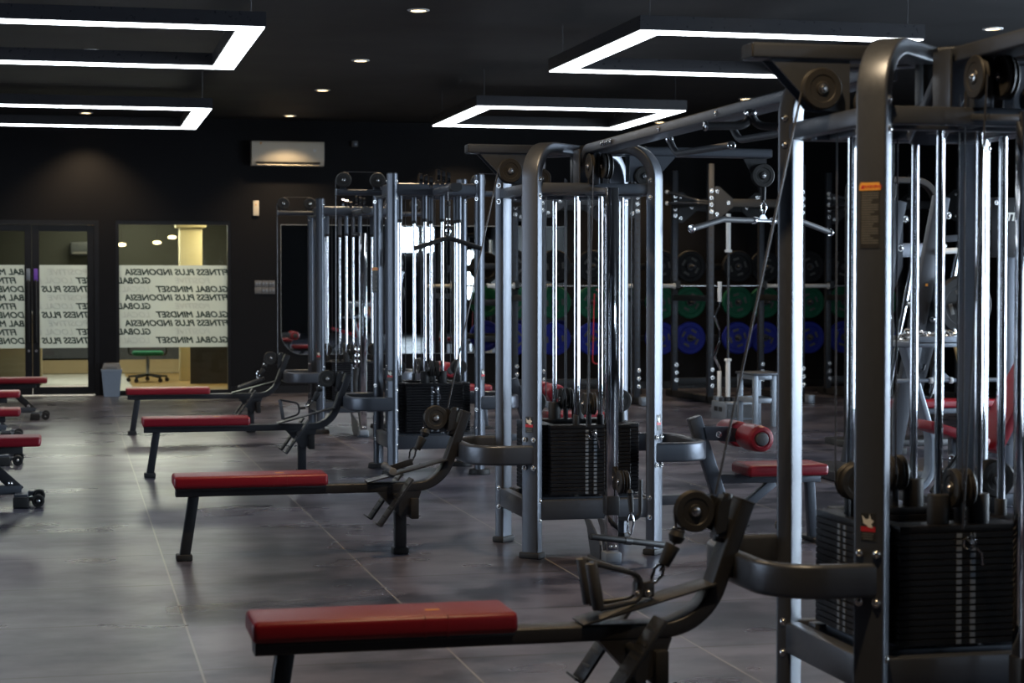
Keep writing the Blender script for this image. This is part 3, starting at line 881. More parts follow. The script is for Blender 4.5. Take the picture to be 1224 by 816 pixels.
# adjustable column, carriage and foot brace at the front of a tower
def column(t, ycol, carriage, zc=.42):
    col = MB().box(P(.005, ycol, 1.01), (.060, .060, 1.90), bev=.005).build('adjustable_column', M_CHR, t)
    MB().box(P(.005, ycol, .045), (.085, .10, .05), bev=.006).build('column_foot', M_SILV, col)
    for x in (-.012, .012):
        bolt(col, P(.005 + x, ycol - .032, .10), (0, -1, 0), .007)
    MB().bar(P(.005, ycol, 1.94), P(.005, -h, 1.972), .07, .02).build('column_strap', M_FRAME, col)
    for x in (-.045, .028):
        pl = [(-.27, .205), (-.30, .205), (ycol+.035, .13), (ycol+.035, .02), (ycol+.06, .02), (-.46, .03), (-.385, .12), (-.36, .20)]
        pl = [(-.31, .205), (-.41, .205), (ycol+.10, .14), (ycol+.04, .10), (ycol+.04, .015), (-.50, .015), (-.44, .03), (-.37, .16)]
        MB().prism([P(x, y, z) for y, z in pl], (.010, 0, 0)).build('foot_brace', M_FRAME, col)
    MB().box(P(-.005, ycol + .10, .012), (.11, .26, .024), bev=.005).build('foot_plate', M_FRAME, col)
    if carriage:
        ca = MB().box(P(.005, ycol, .312), (.072, .076, .10), bev=.006).build('carriage', M_BLACKM, t)
        for x in (.03, .06):
            pulley(t, P(x, ycol - .075, zc + .02), (-1, 0, 0), .060, .022)
        MB().tube(fillet([P(.05, ycol + .02, .235), P(.17, ycol + .02, .235), P(.17, ycol + .02, .44)], .04, 6), .012, 10).build('carriage_handle', M_BLACKM, ca)
        z0 = zc - .03
        MB().lathe([(0, .018), (.012, .014), (.018, 0), (.012, -.014), (0, -.018)], P(.065, ycol - .14, z0), seg=14).build('cable_ball', M_RUB, ca)
        MB().cyl(P(.067, ycol - .14, z0 - .015), P(.072, ycol - .142, z0 - .10), .016, .013, 12).build('cable_stop', M_RUB, ca)
        MB().tube([P(.068, ycol - .14, z0 - .09), P(.066, ycol - .14, z0 - .13)], .004, 6).build('cable', M_CABLE, ca)

def carabiner(name, p, ax, L, mat, parent, W=.017, r=.005):
    p = V(p); ax = V(ax).normalized(); sd = ax.cross(V((0, 1, 0))).normalized()
    pts = [p + ax*(L/2 + (L/2 - W*.6)*math.sin(a)) + sd*W*math.cos(a)*(1 if math.sin(a) > 0 else .75) for a in [2*pi*k/18 for k in range(18)]]
    return MB().tube(pts, r, 6, closed=True).build(name, mat, parent)

COLLAR = 2
T2 = tower('A', 'second nearest cable tower, arched posts, standing right of the second red bench')
yc0 = -.665
T1 = copy_tree(T2); T1.location = (2.725, 5.69, 0)
T1['label'] = 'nearest cable tower with arched posts, cut off by the right edge of view'
column(T2, yc0, True)
TCs = TC.copy()
TC = V((2.725, 5.69, 0)); column(T1, yc0, True)
# the nearest tower carries rubber weights on its front stack
for st in [o for o in T1.children if o.name.startswith('weight_stack')]:
    if abs(st.rotation_euler.z) < .01:
        for c in [c for c in st.children if c.name.startswith('rod_collar')]: bpy.data.objects.remove(c)
        for s in (-1, 1):
            MB().cyl(P(s*.068, -.235, SZ0 + NPL*PITCH + .02), P(s*.068, -.235, SZ0 + NPL*PITCH + .115), .035, bev=.004).build('rubber_weight', M_RUB, st)
dg = V((-1, -1, 0)).normalized()
warning_label(T1, P(-h, -h, 1.665) + dg*.0283, dg)
# its front arm above the stacks
fa = MB().sweep(fillet([P(.005, .03, 1.93), P(.005, -.235, 2.168), P(.005, -2.2, 2.168)], [0, .22, 0], 8), rr(.12, .05, .008), (1, 0, 0)).build('front_arm', M_FRAME, T1)
MB().box(P(.005, -2.203, 2.168), (.112, .008, .044), bev=.003).build('end_cap', M_RUB, fa)
TC = V((2.725, 14.53, 0)); COLLAR = 0
T3 = tower('B', 'third cable tower with straight posts, a black bar hanging from its short front arm')
TC = V((2.725, 18.78, 0))
T4 = copy_tree(T3); T4.location = TC
T4['label'] = 'farthest cable tower with straight posts, standing before the wall mirror'
column(T4, -.86, False)
for c in [c for c in T4.children if c.name.startswith('warning_label')]:
    for q in list(c.children): bpy.data.objects.remove(q)
    bpy.data.objects.remove(c)
TC = TCs

# overhead beam joining the two nearest towers
bm_ = thing('pull_up_rig', (2.725, 8.0, 2.18), 'long overhead beam with bent pull up handles joining the two nearest towers', 'pull up bar')
MB().sweep(fillet([P(.005, -.12, 1.97), P(.005, -.33, 2.183), P(.005, -4.0, 2.183)], [0, .14, 0], 8), rr(.12, .048, .007), (1, 0, 0)).build('beam_tube', M_FRAME, bm_)
def hnd(pts, r=.016):
    pts = fillet(pts, .05, 6)
    q = MB().tube(pts, r, 12).build('pull_up_handle', M_GRIP, bm_)
    d = (V(pts[-1]) - V(pts[-2])).normalized()
    MB().cyl(V(pts[-1]), V(pts[-1]) + d*.012, r*1.2, bev=.003).build('handle_cap', M_CHR, q)
    MB().cyl(V(pts[0]), V(pts[0]) + (V(pts[1])-V(pts[0])).normalized()*.02, r*1.25, bev=.003).build('handle_ferrule', M_CHR, q)
for y in (8.66, 7.79):
    hnd([(2.80, y, 2.165), (2.83, y - .02, 2.085), (2.90, y - .60, 2.085)])
hnd([(2.60, 7.02, 2.14), (2.60, 7.0, 2.08), (2.42, 7.0, 2.075)])
hnd([(2.60, 7.0, 2.14), (2.62, 7.0, 2.08), (2.70, 6.97, 2.075)])
for k in range(6):
    MB().box((2.6675 - .004, 9.36 - k*.035, 2.183), (.006, .016, .022 + .004*(k % 2)), bev=.001).build('raised_letter', M_CHR, bm_)
for y in (9.2, 8.4, 7.6, 6.8):
    bolt(bm_, (2.666, y, 2.183), (-1, 0, 0), .009)

# --------------------------------------------------------------- low row bench
RYc = 10.06
def low_row(label):
    y = RYc
    t = thing('low_row_bench', (1.3, y, 0), label, 'gym bench', 'low row benches')
    fr = MB().sweep(fillet([(.53, y, .365), (1.948, y, .365), (2.092, y, .762)], [0, .20, 0], 12), rr(.10, .05, .008), (0, 1, 0)).build('frame_beam', M_ROW, t)
    d = V((.144, 0, .397)).normalized()
    rot = Matrix((V((d.z, 0, -d.x)), V((0, 1, 0)), d)).transposed()
    MB().box(V((2.092, y, .762)) + d*.003, (.05, .10, .008), rot, .003).build('end_cap', M_RUB, fr)
    # upholstered seat: pad with stitched band near its right third
    st = MB()
    st.box((.92, y, .4225), (.81, .25, .066), bev=.018, seg=4)
    seat = st.build('seat', M_RED, t)
    for x in (1.035, 1.105):
        MB().box((x, y, .4225), (.0025, .2512, .0672), bev=.001).build('seat_seam', M_REDD, seat)
    MB().box((1.075, y - .02, .4561), (.045, .018, .0012)).build('embroidered_mark', M_ORANGE, seat)
    MB().box((.92, y, .386), (.79, .22, .010), bev=.002).build('seat_board', M_BLACKM, t)
    lg = MB().bar((.625, y, .342), (.575, y, .02), .06, .055, (1, 0, 0), .005).build('rear_leg', M_ROW, t)
    MB().box((.573, y, .017), (.085, .085, .034), bev=.007).build('rubber_foot', M_RUB, lg)
    lg = MB().box((1.73, y, .185), (.064, .06, .33), bev=.006).build('front_leg', M_ROW, t)
    MB().box((1.73, y, .018), (.088, .085, .036), bev=.008).build('rubber_foot', M_RUB, lg)
    MB().box((1.80, y - .01, .25), (.045, .13, .112), bev=.006).build('leg_stop', M_RUB, t)
    MB().prism([(x, y + .048, z) for x, z in ((1.60, .342), (1.84, .342), (1.80, .23), (1.73, .20))], (0, -.096, 0)).build('foot_plate_gusset', M_ROW, t)
    # handle rest ramp
    rp = MB()
    a, b = V((1.545, y, .395)), V((1.985, y, .508))
    rp.bar(a, b, .135, .007, (0, 0, 1), .002)
    rp.build('ramp_plate', M_ROW, t)
    # two tread plates
    for s in (-1, 1):
        yy = y + s*.165
        p0, p1 = V((1.765, yy, .425)), V((1.59, yy, .175))
        u = (p1 - p0).normalized(); n = V((u.z, 0, -u.x))
        if n.x > 0: n = -n
        tp = MB().bar(p0, p1, .115, .012, n, .003).build('foot_tread', M_ROW, t)
        MB().bar(p1, p1 + n*.03, .115, .008, u, .002).build('tread_lip', M_ROW, tp)
        for k in range(5):
            q = p0.lerp(p1, .14 + .17*k) + n*.0065
            MB().bar(q - V((0, .045, 0)), q + V((0, .045, 0)), .012, .0015, n, .0004).build('tread_rib', M_RUB, tp)
    MB().cyl((1.70, y - .22, .318), (1.70, y + .22, .318), .016).build('tread_axle', M_BLACKM, t)
    # pulley on a swivel bracket at the head of the upright
    pc = V((1.927, y - .005, .735))
    pulley(t, pc, (0, -1, 0), .067, .034)
    MB().prism([pc + V(p) + V((0, .021, 0)) for p in ((-.016, 0, -.018), (.075, 0, -.075), (.098, 0, -.055), (.105, 0, .02), (.07, 0, .05), (-.016, 0, .018))], (0, .006, 0)).build('swivel_plate', M_BLACKM, t)
    MB().prism([pc + V(p) + V((0, -.030, 0)) for p in ((.064, 0, -.075), (.098, 0, -.060), (.112, 0, .03), (.090, 0, .052), (.070, 0, .01))], (0, .050, 0)).build('swivel_block', M_BLACKM, t)
    m = MB().cyl(pc + V((.078, 0, -.10)), pc + V((.112, 0, .055)), .017, seg=14, bev=.003); m.build('swivel_pin', M_BLACKM, t)
    MB().bar(pc + V((.08, 0, -.05)), pc + V((.13, 0, -.068)), .05, .07, d, .004).build('swivel_mount', M_ROW, t)
    # cable end: ball, rubber stop
    MB().tube([pc + V((-.066, 0, -.012)), pc + V((-.055, 0, -.085)), pc + V((-.115, 0, -.19))], .004, 6).build('row_cable', M_CABLE, t)
    ball = pc + V((-.058, 0, -.078))
    MB().lathe([(0, .028), (.020, .020), (.028, 0), (.020, -.020), (0, -.028)], ball, (.3, 0, 1), 16).build('cable_ball', M_RUB, t)
    MB().lathe([(.008, .0285), (.018, .0245), (.0225, .0185), (.010, .028)], ball, (.3, 0, 1), 16).build('cable_ball_cap', M_CHR, t)
    MB().cyl(ball + V((-.012, 0, -.028)), ball + V((-.045, 0, -.092)), .025, .019, 14, .004).build('cable_stop', M_RUB, t)
    # tongue to the tower bracket
    MB().bar((2.02, y, .552), (2.06, y, .552), .06, .05).build('link_tongue', M_BLACKM, t)
    return t

R2 = low_row('second nearest low row bench, a straight grip lying on its ramp')
R1 = dup(R2, (0, -4.37, 0), 'nearest low row bench, red pad and dark frame along the bottom of view')
R3 = dup(R2, (0, 4.47, 0), 'third low row bench, with a stirrup grip standing on its ramp')
R4 = dup(R2, (0, 8.72, 0), 'farthest low row bench, red pad standing in front of the reception window')

def d_handle(parent, p, q, wd, depth, mat, r=.013, grip=.018):
    """stirrup: p = strap end, q = grip centre, wd = vector along grip (half width)"""
    p, q, wd = V(p), V(q), V(wd)
    pts = fillet([q - wd, p - wd*.55, p + wd*.55, q + wd], .04, 6)
    n = (p - q).normalized().cross(wd).normalized()
    fr = MB().sweep(pts, rr(.030, .014, .005), n).build('stirrup_frame', mat, parent)
    MB().cyl(q - wd*1.02, q + wd*1.02, grip, seg=16, bev=.004).build('grip', M_GRIP, parent)

# attachments lying on the ramps
def ramp_z(x): return .395 + (x - 1.545)*.113/.44
y = 5.69
t = thing('double_row_handle', (1.70, y, ramp_z(1.70) + .02), 'close grip double row handle resting on the ramp of the nearest low row bench', 'handle')
for s in (-1, 1):
    d_handle(t, (1.745, y + s*.018, .50), (1.585, y + s*.055, .515), (-.012, 0, .072), 0, M_BLACKM, grip=.020)
MB().box((1.76, y, .492), (.06, .055, .05), bev=.008).build('handle_head', M_BLACKM, t)
for s in (-1, 1): bolt(t, (1.75 + s*.018, y - .029, .482), (0, -1, 0), .009)
carabiner('carabiner', (1.785, y, .50), (.30, 0, .55), .085, M_CHR, t)
y = 10.06
t = thing('straight_row_grip', (1.67, y, .46), 'short straight row grip lying on the ramp of the second low row bench', 'handle')
MB().tube(fillet([(1.665, y - .16, .462), (1.675, y + .16, .462)], 0, 1), .0165, 12).build('grip', M_GRIP, t)
for s in (-1, 1): MB().cyl((1.67 + s*.005, y + s*.16, .462), (1.67 + s*.0055, y + s*.168, .462), .021, bev=.003).build('end_cap', M_BINLID, t)
MB().bar((1.675, y, .462), (1.80, y, .498), .012, .035, (0, 0, 1), .003).build('handle_shank', M_BLACKM, t)
carabiner('carabiner', (1.785, y, .485), (.25, 0, 1), .10, M_CHR, t)
y = 14.53
t = thing('stirrup_handle', (1.60, y, .44), 'black stirrup grip standing on the ramp of the third low row bench', 'handle')
d_handle(t, (1.71, y, .505), (1.575, y, .50), (-.012, 0, .075), 0, M_BLACKM, grip=.014)
MB().tube([(1.71, y, .505), (1.76, y, .51)], .010, 8).build('handle_shank', M_BLACKM, t)
carabiner('carabiner', (1.76, y, .51), (.42, 0, .55), .09, M_CHR, t)
y = 18.78
t = thing('stirrup_handle', (1.62, y, .45), 'flat black stirrup grip lying on the ramp of the farthest low row bench', 'handle')
d_handle(t, (1.86, y, .535), (1.62, y, .45), (0, .07, 0), 0, M_BLACKM, grip=.014)
carabiner('carabiner', (1.80, y, .52), (.06, 0, .5), .10, M_CHR, t)

# bars hanging from the towers
t = thing('straight_bar', (2.76, 9.21, .15), 'short black straight bar hanging low at the front of the second tower', 'bar')
MB().cyl((2.535, 9.10, .192), (2.985, 9.30, .108), .0165, seg=16, bev=.004).build('grip_bar', M_BLK, t)
MB().cyl((2.74, 9.193, .153), (2.78, 9.207, .147), .021, seg=16).build('bar_sleeve', M_BLACKM, t)
carabiner('carabiner', (2.785, 9.235, .165), (0.05, .12, 1), .13, M_CHR, t)

LB = V((3.815, 10.06, 1.82))
t = thing('lat_bar', LB, 'grey angled lat bar hanging from the right arm of the second tower', 'bar')
u = V((-.90, -.44, 0)).normalized(); n = V((0, 0, 1))
L0 = MB().tube([LB - u*.075, LB + u*.075], .011, 10); L0.build('centre_bar', M_CHR, t)
for s in (-1, 1):
    pts = fillet([LB + u*s*.075, LB + u*s*.33, LB + u*s*.56 - n*.055], .06, 6)
    g = MB().tube(pts, .0165, 14).build('grip_bar', M_GRIP, t)
    MB().cyl(LB + u*s*.068, LB + u*s*.085, .022, bev=.004).build('collar_ring', M_CHR, g)
    MB().cyl(pts[-1], pts[-1] + (pts[-1]-pts[-2]).normalized()*.016, .023, bev=.004).build('end_cap', M_CHR, g)
MB().prism([LB + u*x + n*z - V((0, .004, 0)) for x, z in ((-.035, .008), (.035, .008), (.010, .035), (-.010, .035))], (0, .008, 0)).build('hanger_plate', M_SILV, t)
carabiner('carabiner', LB + n*.028, (0, 0, 1), .085, M_CHR, t)
MB().cyl(LB + n*.115, LB + n*.20, .013, .016, 12, .003).build('cable_stop', M_RUB, t)
MB().tube([LB + n*.105, LB + n*.27], .004, 6).build('cable', M_CABLE, t)

PB_ = V((2.70, 13.60, 1.80))
t = thing('pushdown_bar', PB_, 'black bent pushdown bar hanging in front of the third tower', 'bar')
for s in (-1, 1):
    g = MB().tube(fillet([PB_, PB_ + V((s*.03, 0, -.002)), PB_ + V((s*.245, -.02, -.072))], .02, 4), .0175, 12).build('grip_bar', M_BLK, t)
    MB().tube([PB_ + V((s*.243, -.02, -.0715)), PB_ + V((s*.252, -.0206, -.0745))], .0185, 12).build('end_cap', M_RUB, g)
carabiner('carabiner', PB_ + V((0, 0, .01)), (0, 0, 1), .08, M_CHR, t)
MB().lathe([(0, .02), (.015, .012), (.019, 0), (.015, -.012), (0, -.02)], PB_ + V((0, 0, .26)), seg=12).build('cable_ball', M_RUB, t)
MB().cyl(PB_ + V((0, 0, .24)), PB_ + V((0, 0, .15)), .02, .015, 12).build('cable_stop', M_RUB, t)
m = MB()
for k in range(3): m.ring(PB_ + V((0, 0, .10 + k*.022)), (1, 0, 0) if k % 2 else (0, 1, 0), .012, .003, 12, 6)
m.build('chain_links', M_CHR, t)
MB().tube([PB_ + V((0, 0, .14)), PB_ + V((0, 0, .35))], .0035, 6).build('cable', M_CABLE, t)

hs = V((2.52, 14.85, 1.62))
t = thing('stirrup_handle', hs, 'hanging stirrup grip seen between the posts of the third tower', 'handle')
d_handle(t, hs + V((0, 0, .12)), hs, (.06, .02, 0), 0, M_BLACKM, grip=.014)
for k in range(4): MB().ring(hs + V((0, 0, .14 + k*.026)), (1, 0, 0) if k % 2 else (0, 1, 0), .014, .004, 12, 6).build('chain_link', M_CHR, t)
MB().cyl(hs + V((0, 0, .25)), hs + V((0, 0, .36)), .02, .024, 12).build('cable_stop', M_RUB, t)
MB().tube([hs + V((0, 0, .24)), hs + V((0, 0, .58))], .004, 6).build('cable', M_CABLE, t)
ks = V((2.66, 17.93, .75))
t = thing('triceps_rope', ks, 'dark strap and chain hanging from the column of the farthest tower', 'handle')
for k in range(6): MB().ring(ks + V((0, -.06, .10 - k*.03)), (1, 0, 0) if k % 2 else (0, 1, 0), .018, .006, 12, 6).build('chain_link', M_CHR, t)
MB().tube(fillet([ks + V((.0, -.06, -.08)), ks + V((-.02, -.06, -.22)), ks + V((.0, -.06, -.50))], .05, 5), .022, 10).build('rope', M_RUB, t)
MB().tube([ks + V((0, -.06, .10)), ks + V((0, .0, .14))], .006, 6).build('cable', M_CABLE, t)

# ------------------------------------------------------------- lat pulldown seats
def lat_seat(label):
    y = RYc
    t = thing('lat_pulldown_seat', (3.7, y, 0), label, 'gym seat', 'lat pulldown seats')
    po = MB().bar((3.405, y, .715), (3.62, y, .07), .06, .075, (1, 0, .33), .006).build('slanted_post', M_FRAME, t)
    MB().box((3.632, y, .02), (.12, .42, .04), bev=.008).build('floor_foot', M_FRAME, po)
    MB().bar((3.09, y, .253), (3.535, y, .253), .06, .055).build('base_bar', M_FRAME, t)
    MB().bar((3.53, y, .365), (4.16, y, .358), .055, .05).build('seat_beam', M_FRAME, t)
    lg = MB().bar((3.88, y, .34), (3.60, y, .12), .05, .05, (0, 1, 0)).build('brace', M_FRAME, t)
    MB().bar((4.10, y, .34), (4.12, y, .02), .05, .05, (0, 1, 0)).build('seat_leg', M_FRAME, t)
    MB().box((4.12, y, .012), (.08, .30, .024), bev=.006).build('rubber_foot', M_RUB, t)
    MB().box((3.92, y, .415), (.48, .30, .065), bev=.02, seg=4).build('seat', M_RED, t)
    MB().box((3.92, y, .382), (.44, .26, .008)).build('seat_board', M_BLACKM, t)
    for s in (-1, 1):
        MB().prism([(3.455 + .0, y + s*.035, .66), (3.62, y + s*.035, .655), (3.72, y + s*.035, .63), (3.72, y + s*.035, .575), (3.60, y + s*.035, .575), (3.47, y + s*.035, .59)], (0, s*.008, 0)).build('roller_plate', M_FRAME, t)
    bolt(t, (3.54, y - .043, .618), (0, -1, 0), .014)
    MB().cyl((3.70, y - .31, .608), (3.70, y + .31, .608), .014).build('roller_axle', M_CHR, t)
    for s in (-1, 1):
        a = y + s*.05; L = .25*s
        ro = MB().lathe([(0, 0), (.045, 0), (.062, .004), (.072, .016), (.074, .04), (.074, .21), (.072, .234), (.063, .246), (.048, .250), (.040, .246), (0, .246)], (3.70, a, .608), (0, s, 0), 28).build('roller_pad', M_RED, t)
        MB().lathe([(0, .262), (.022, .262), (.034, .258), (.039, .250), (.039, .244), (0, .244)], (3.70, a, .608), (0, s, 0), 20).build('roller_cap', M_GRIP, ro)
        m = MB()
        for k in range(18):
            an = 2*pi*k/18
            dv = V((math.cos(an), 0, math.sin(an)))
            c0 = V((3.70, a + s*.247, .608))
            m.bar(c0 + dv*.046, c0 + dv*.066 - V((0, s*.003, 0)), .003, .004, (0, s, 0), .0005)
        o = m.build('gathered_seam', M_REDD, ro); o['kind'] = 'stuff'
    return t
S2 = lat_seat('red lat pulldown seat with roller pads at the right of the second tower')
S3 = dup(S2, (0, 4.47, 0), 'red lat pulldown seat and rollers seen through the second cable tower')
S4 = dup(S2, (0, 8.72, 0), 'red lat pulldown seat and rollers seen through the third cable tower')

# ------------------------------------------------ adjustable benches at the left
def adj_bench(x, y, label):
    t = thing('adjustable_bench', (x, y, 0), label, 'gym bench', 'adjustable benches at the left edge')
    MB().box((x - .40, y, .425), (.84, .28, .065), bev=.02, seg=4).build('back_pad', M_RED, t)
    MB().box((x - 1.02, y, .425), (.36, .28, .065), bev=.02, seg=4).build('seat_pad', M_RED, t)
    MB().box((x - .50, y, .365), (.80, .09, .05), bev=.005).build('pad_beam', M_BLACKM, t)
    MB().box((x - .62, y, .10), (1.02, .06, .06), bev=.005).build('base_beam', M_FRAME, t)
    st = MB().bar((x - .42, y, .37), (x - .12, y, .09), .07, .03, (0, 1, 0)).build('rear_strut', M_BLACKM, t)
    bolt(st, (x - .18, y - .036, .145), (0, -1, 0), .014)
    MB().bar((x - 1.0, y, .37), (x - 1.05, y, .12), .05, .05, (0, 1, 0)).build('front_strut', M_FRAME, t)
    for xx in (x - .11, x - 1.15):
        cb = MB().box((xx, y, .058), (.085, .40, .055), bev=.005).build('foot_crossbar', M_FRAME, t)
        for s in (-1, 1): MB().box((xx, y + s*.205, .036), (.10, .05, .068), bev=.008).build('rubber_foot', M_RUB, cb)
    for s in (-1, 1):
        wy = y + s*.17
        lug = MB().bar((x - .09, wy, .055), (x + .0, wy, .055), .02, .03).build('wheel_lug', M_SILV, t)
        w = MB().lathe([(0, .018), (.012, .018), (.014, .010), (.027, .010), (.030, .016), (.038, .014), (.042, .006), (.042, -.006), (.038, -.014), (.030, -.016), (.027, -.010), (.014, -.010), (.012, -.018), (0, -.018)], (x + .0, wy - s*0 - .028, .043), (0, 1, 0), 24).build('wheel', M_RUB, t)
        MB().lathe([(0, .004), (.008, .003), (.011, 0), (0, 0)], (x, wy - .0465, .043), (0, -1, 0), 12).build('hub_cap', M_BOLT, w)
    return t
for x, y, l in ((-.22, 12.9, 'nearest adjustable bench at the left edge, two small wheels under its red pad'),
                (-.43, 15.9, 'second nearest adjustable bench at the left edge, only its red pad end in view'),
                (-.50, 18.55, 'third adjustable bench at the left edge, just in front of the farthest one'),
                (-.28, 21.2, 'farthest adjustable bench at the left edge, its red pad crossing the glass door')):
    adj_bench(x, y, l)

# -------------------------------------------------- racks along the back right
def power_rack(x0, label):
    y0, y1, w, H = 22.13, 23.55, 1.2, 2.93
    t = thing('power_rack', (x0 + w/2, (y0+y1)/2, 0), label, 'rack', 'power racks')
    for x in (x0, x0 + w):
        for y in (y0, y1):
            up = MB().box((x, y, H/2 + .03), (.075, .075, H), bev=.006).build('upright', M_RACK, t)
            m = MB()
            for k in range(26): m.cyl((x - .0365, y, .55 + k*.085), (x - .0385, y, .55 + k*.085), .012, seg=8)
            for k in range(26): m.cyl((x, y - .0365, .55 + k*.085), (x, y - .0385, .55 + k*.085), .012, seg=8)
            m.build('hole_row', M_DKSLOT, up)['kind'] = 'stuff'
            for k in range(4):
                bolt(up, (x + (.0 if x == x0 else -.0), y - .038, 2.37 + k*.085), (0, -1, 0), .018)
            for k in range(3): bolt(up, (x + .02, y - .038, .22 + k*.10), (0, -1, 0), .018)
        MB().box((x, (y0+y1)/2, .05), (.075, y1-y0+.5, .08), bev=.006).build('base_rail', M_RACKD, t)
        MB().box((x, y0 - .30, .055), (.09, .12, .11), bev=.01).build('rail_foot', M_SILV, t)
        MB().box((x, (y0+y1)/2, 2.50), (.06, y1-y0-.08, .075), bev=.006).build('side_beam', M_RACK, t)
        MB().box((x, (y0+y1)/2, 1.30), (.06, y1-y0-.08, .075), bev=.006).build('side_beam', M_RACKD, t)
    for y in (y0, y1):
        MB().box((x0 + w/2, y, 2.48), (w - .08, .06, .10), bev=.006).build('cross_beam', M_RACKD, t)
        for s, x in ((1, x0 + .04), (-1, x0 + w - .04)):
            g = MB().prism([(x, y - .036, 2.68), (x + s*.06, y - .036, 2.68), (x + s*.24, y - .036, 2.53), (x + s*.24, y - .036, 2.43), (x + s*.06, y - .036, 2.28), (x, y - .036, 2.28)], (0, -.008, 0)).build('gusset_plate', M_RACKD, t)
            for q in ((.03, 2.62), (.03, 2.34), (.18, 2.48)): bolt(g, (x + s*q[0], y - .045, q[1]), (0, -1, 0), .016)
    MB().box((x0 + w/2, y1, .20), (w - .08, .06, .10), bev=.006).build('cross_beam', M_RACKD, t)
    for dz in (0, .14):
        hb = MB().tube(fillet([(x0, y0 + .02, 2.49 - dz*.2), (x0 - .20, y0 - .1, 2.50 - dz*.2), (x0 - .48, y0 + .25, 2.62 - dz)], .05, 4), .017, 10).build('pull_up_handle', M_RACK, t)
        MB().lathe([(0, .03), (.02, .02), (.027, 0), (.02, -.02), (0, -.03)], (x0 - .48, y0 + .25, 2.62 - dz), (-1, 0, .3), 14).build('white_knob', M_WHITE, hb)
    for x in (x0, x0 + w):
        MB().prism([(x - .03, y1 - .045, 1.50), (x - .03, y1 - .16, 1.52), (x - .03, y1 - .16, 1.43), (x - .03, y1 - .06, 1.405), (x - .03, y1 - .045, 1.33)], (.06, 0, 0)).build('bar_hook', M_RACKD, t)
    return t
RX0 = (5.55, 7.70, 9.85)
power_rack(RX0[0], 'tall black power rack seen between the posts of the second tower')
power_rack(RX0[1], 'tall black power rack standing right of the second tower, behind the barbell holder')
power_rack(RX0[2], 'tall black power rack seen behind the nearest tower')

def barbell(name, c, d, L, label, sleeve=.42, mat=None):
    c, d = V(c), V(d).normalized()
    t = thing(name, c, label, 'barbell')
    MB().cyl(c - d*(L/2 - sleeve), c + d*(L/2 - sleeve), .0145, seg=12).build('shaft', M_STEELBAR if mat is None else mat, t)
    for s in (-1, 1):
        sl = MB().cyl(c + d*s*(L/2 - sleeve), c + d*s*L/2, .0255, seg=16, bev=.003).build('sleeve', M_WHITE, t)
        MB().cyl(c + d*s*(L/2 - sleeve), c + d*s*(L/2 - sleeve + .03), .040, seg=18, bev=.004).build('sleeve_collar', M_WHITE, sl)
    return t
for x0, l in zip(RX0, ('barbell lying across the hooks of the rack behind the second tower', 'barbell lying across the hooks of the rack right of the second tower', 'barbell lying across the hooks of the rack behind the nearest tower')):
    barbell('barbell', (x0 + .6, 23.55 - .11, 1.455), (1, 0, 0), 1.96, l, .36)

rig = thing('plate_storage_rig', (8.4, 24.75, 0), 'long black plate storage rig along the back wall behind the racks', 'rack')
for z in (.74, 1.23, 1.72):
    MB().box((8.4, 24.75, z), (6.2, .06, .08), bev=.005).build('peg_rail', M_BLACKM, rig)
for x in (5.35, 7.42, 9.62, 11.45):
    MB().box((x, 24.75, 1.1), (.08, .08, 2.2), bev=.005).build('upright', M_BLACKM, rig)
    MB().box((x, 24.55, .03), (.08, .7, .06), bev=.005).build('foot', M_BLACKM, rig)
PX = [5.78, 6.33, 6.88, 7.83, 8.27, 8.93, 9.36, 9.98, 10.53, 11.08]
protos = {}
ROWS = ((.74, M_BLUE, 'blue', 'bottom'), (1.23, M_GREEN, 'green', 'middle'), (1.72, M_BLK, 'black', 'top'))
WHERE = ['leftmost of its colour', 'second of its colour from the left', 'third of its colour from the left', 'fourth from the left, just right of the second tower', 'fifth of its colour from the left', 'sixth from the left, behind the barbell holder', 'seventh of its colour from the left', 'third of its colour from the right', 'second of its colour from the right', 'rightmost of its colour']
for z, mt, cn, rn in ROWS:
    for i, x in enumerate(PX):
        yy = 24.62 - (.09 if i % 2 else 0)
        peg = MB().cyl((x, 24.72, z), (x, 24.40, z), .024, seg=14, bev=.003); peg.build('peg', M_GRIP, rig)
        if cn not in protos:
            R = .222
            b = thing('bumper_plate', (x, yy, z), '', 'weight plate')
            b['group'] = cn + ' bumper plates on the storage rig'
            MB().lathe([(.027, .035), (.06, .035), (.066, .028), (.15, .028), (.16, .037), (R-.012, .037), (R, .026), (R, -.026), (R-.012, -.037), (.16, -.037), (.15, -.028), (.066, -.028), (.06, -.035), (.027, -.035), (.027, .035)], (x, yy, z), (0, -1, 0), 36).build('rubber_disc', mt, b)
            MB().lathe([(.026, .037), (.048, .037), (.052, .034), (.026, .034)], (x, yy, z), (0, -1, 0), 20).build('steel_hub', M_GRIP, b)
            for k in range(4):
                a = pi/4 + k*R90
                cpt = V((x + .108*math.cos(a), yy - .029, z + .108*math.sin(a)))
                MB().box(cpt, (.085, .004, .032), ry(-a + R90), bev=.002).build('moulded_mark', M_GREYPR, b)
            protos[cn] = b; o = b
        else:
            o = copy_tree(protos[cn]); o.location = (x, yy, z)
        o.rotation_euler.y = (i*.7) % 1.5
        o['label'] = '%s bumper plate on the rig, %s' % (cn, WHERE[i])

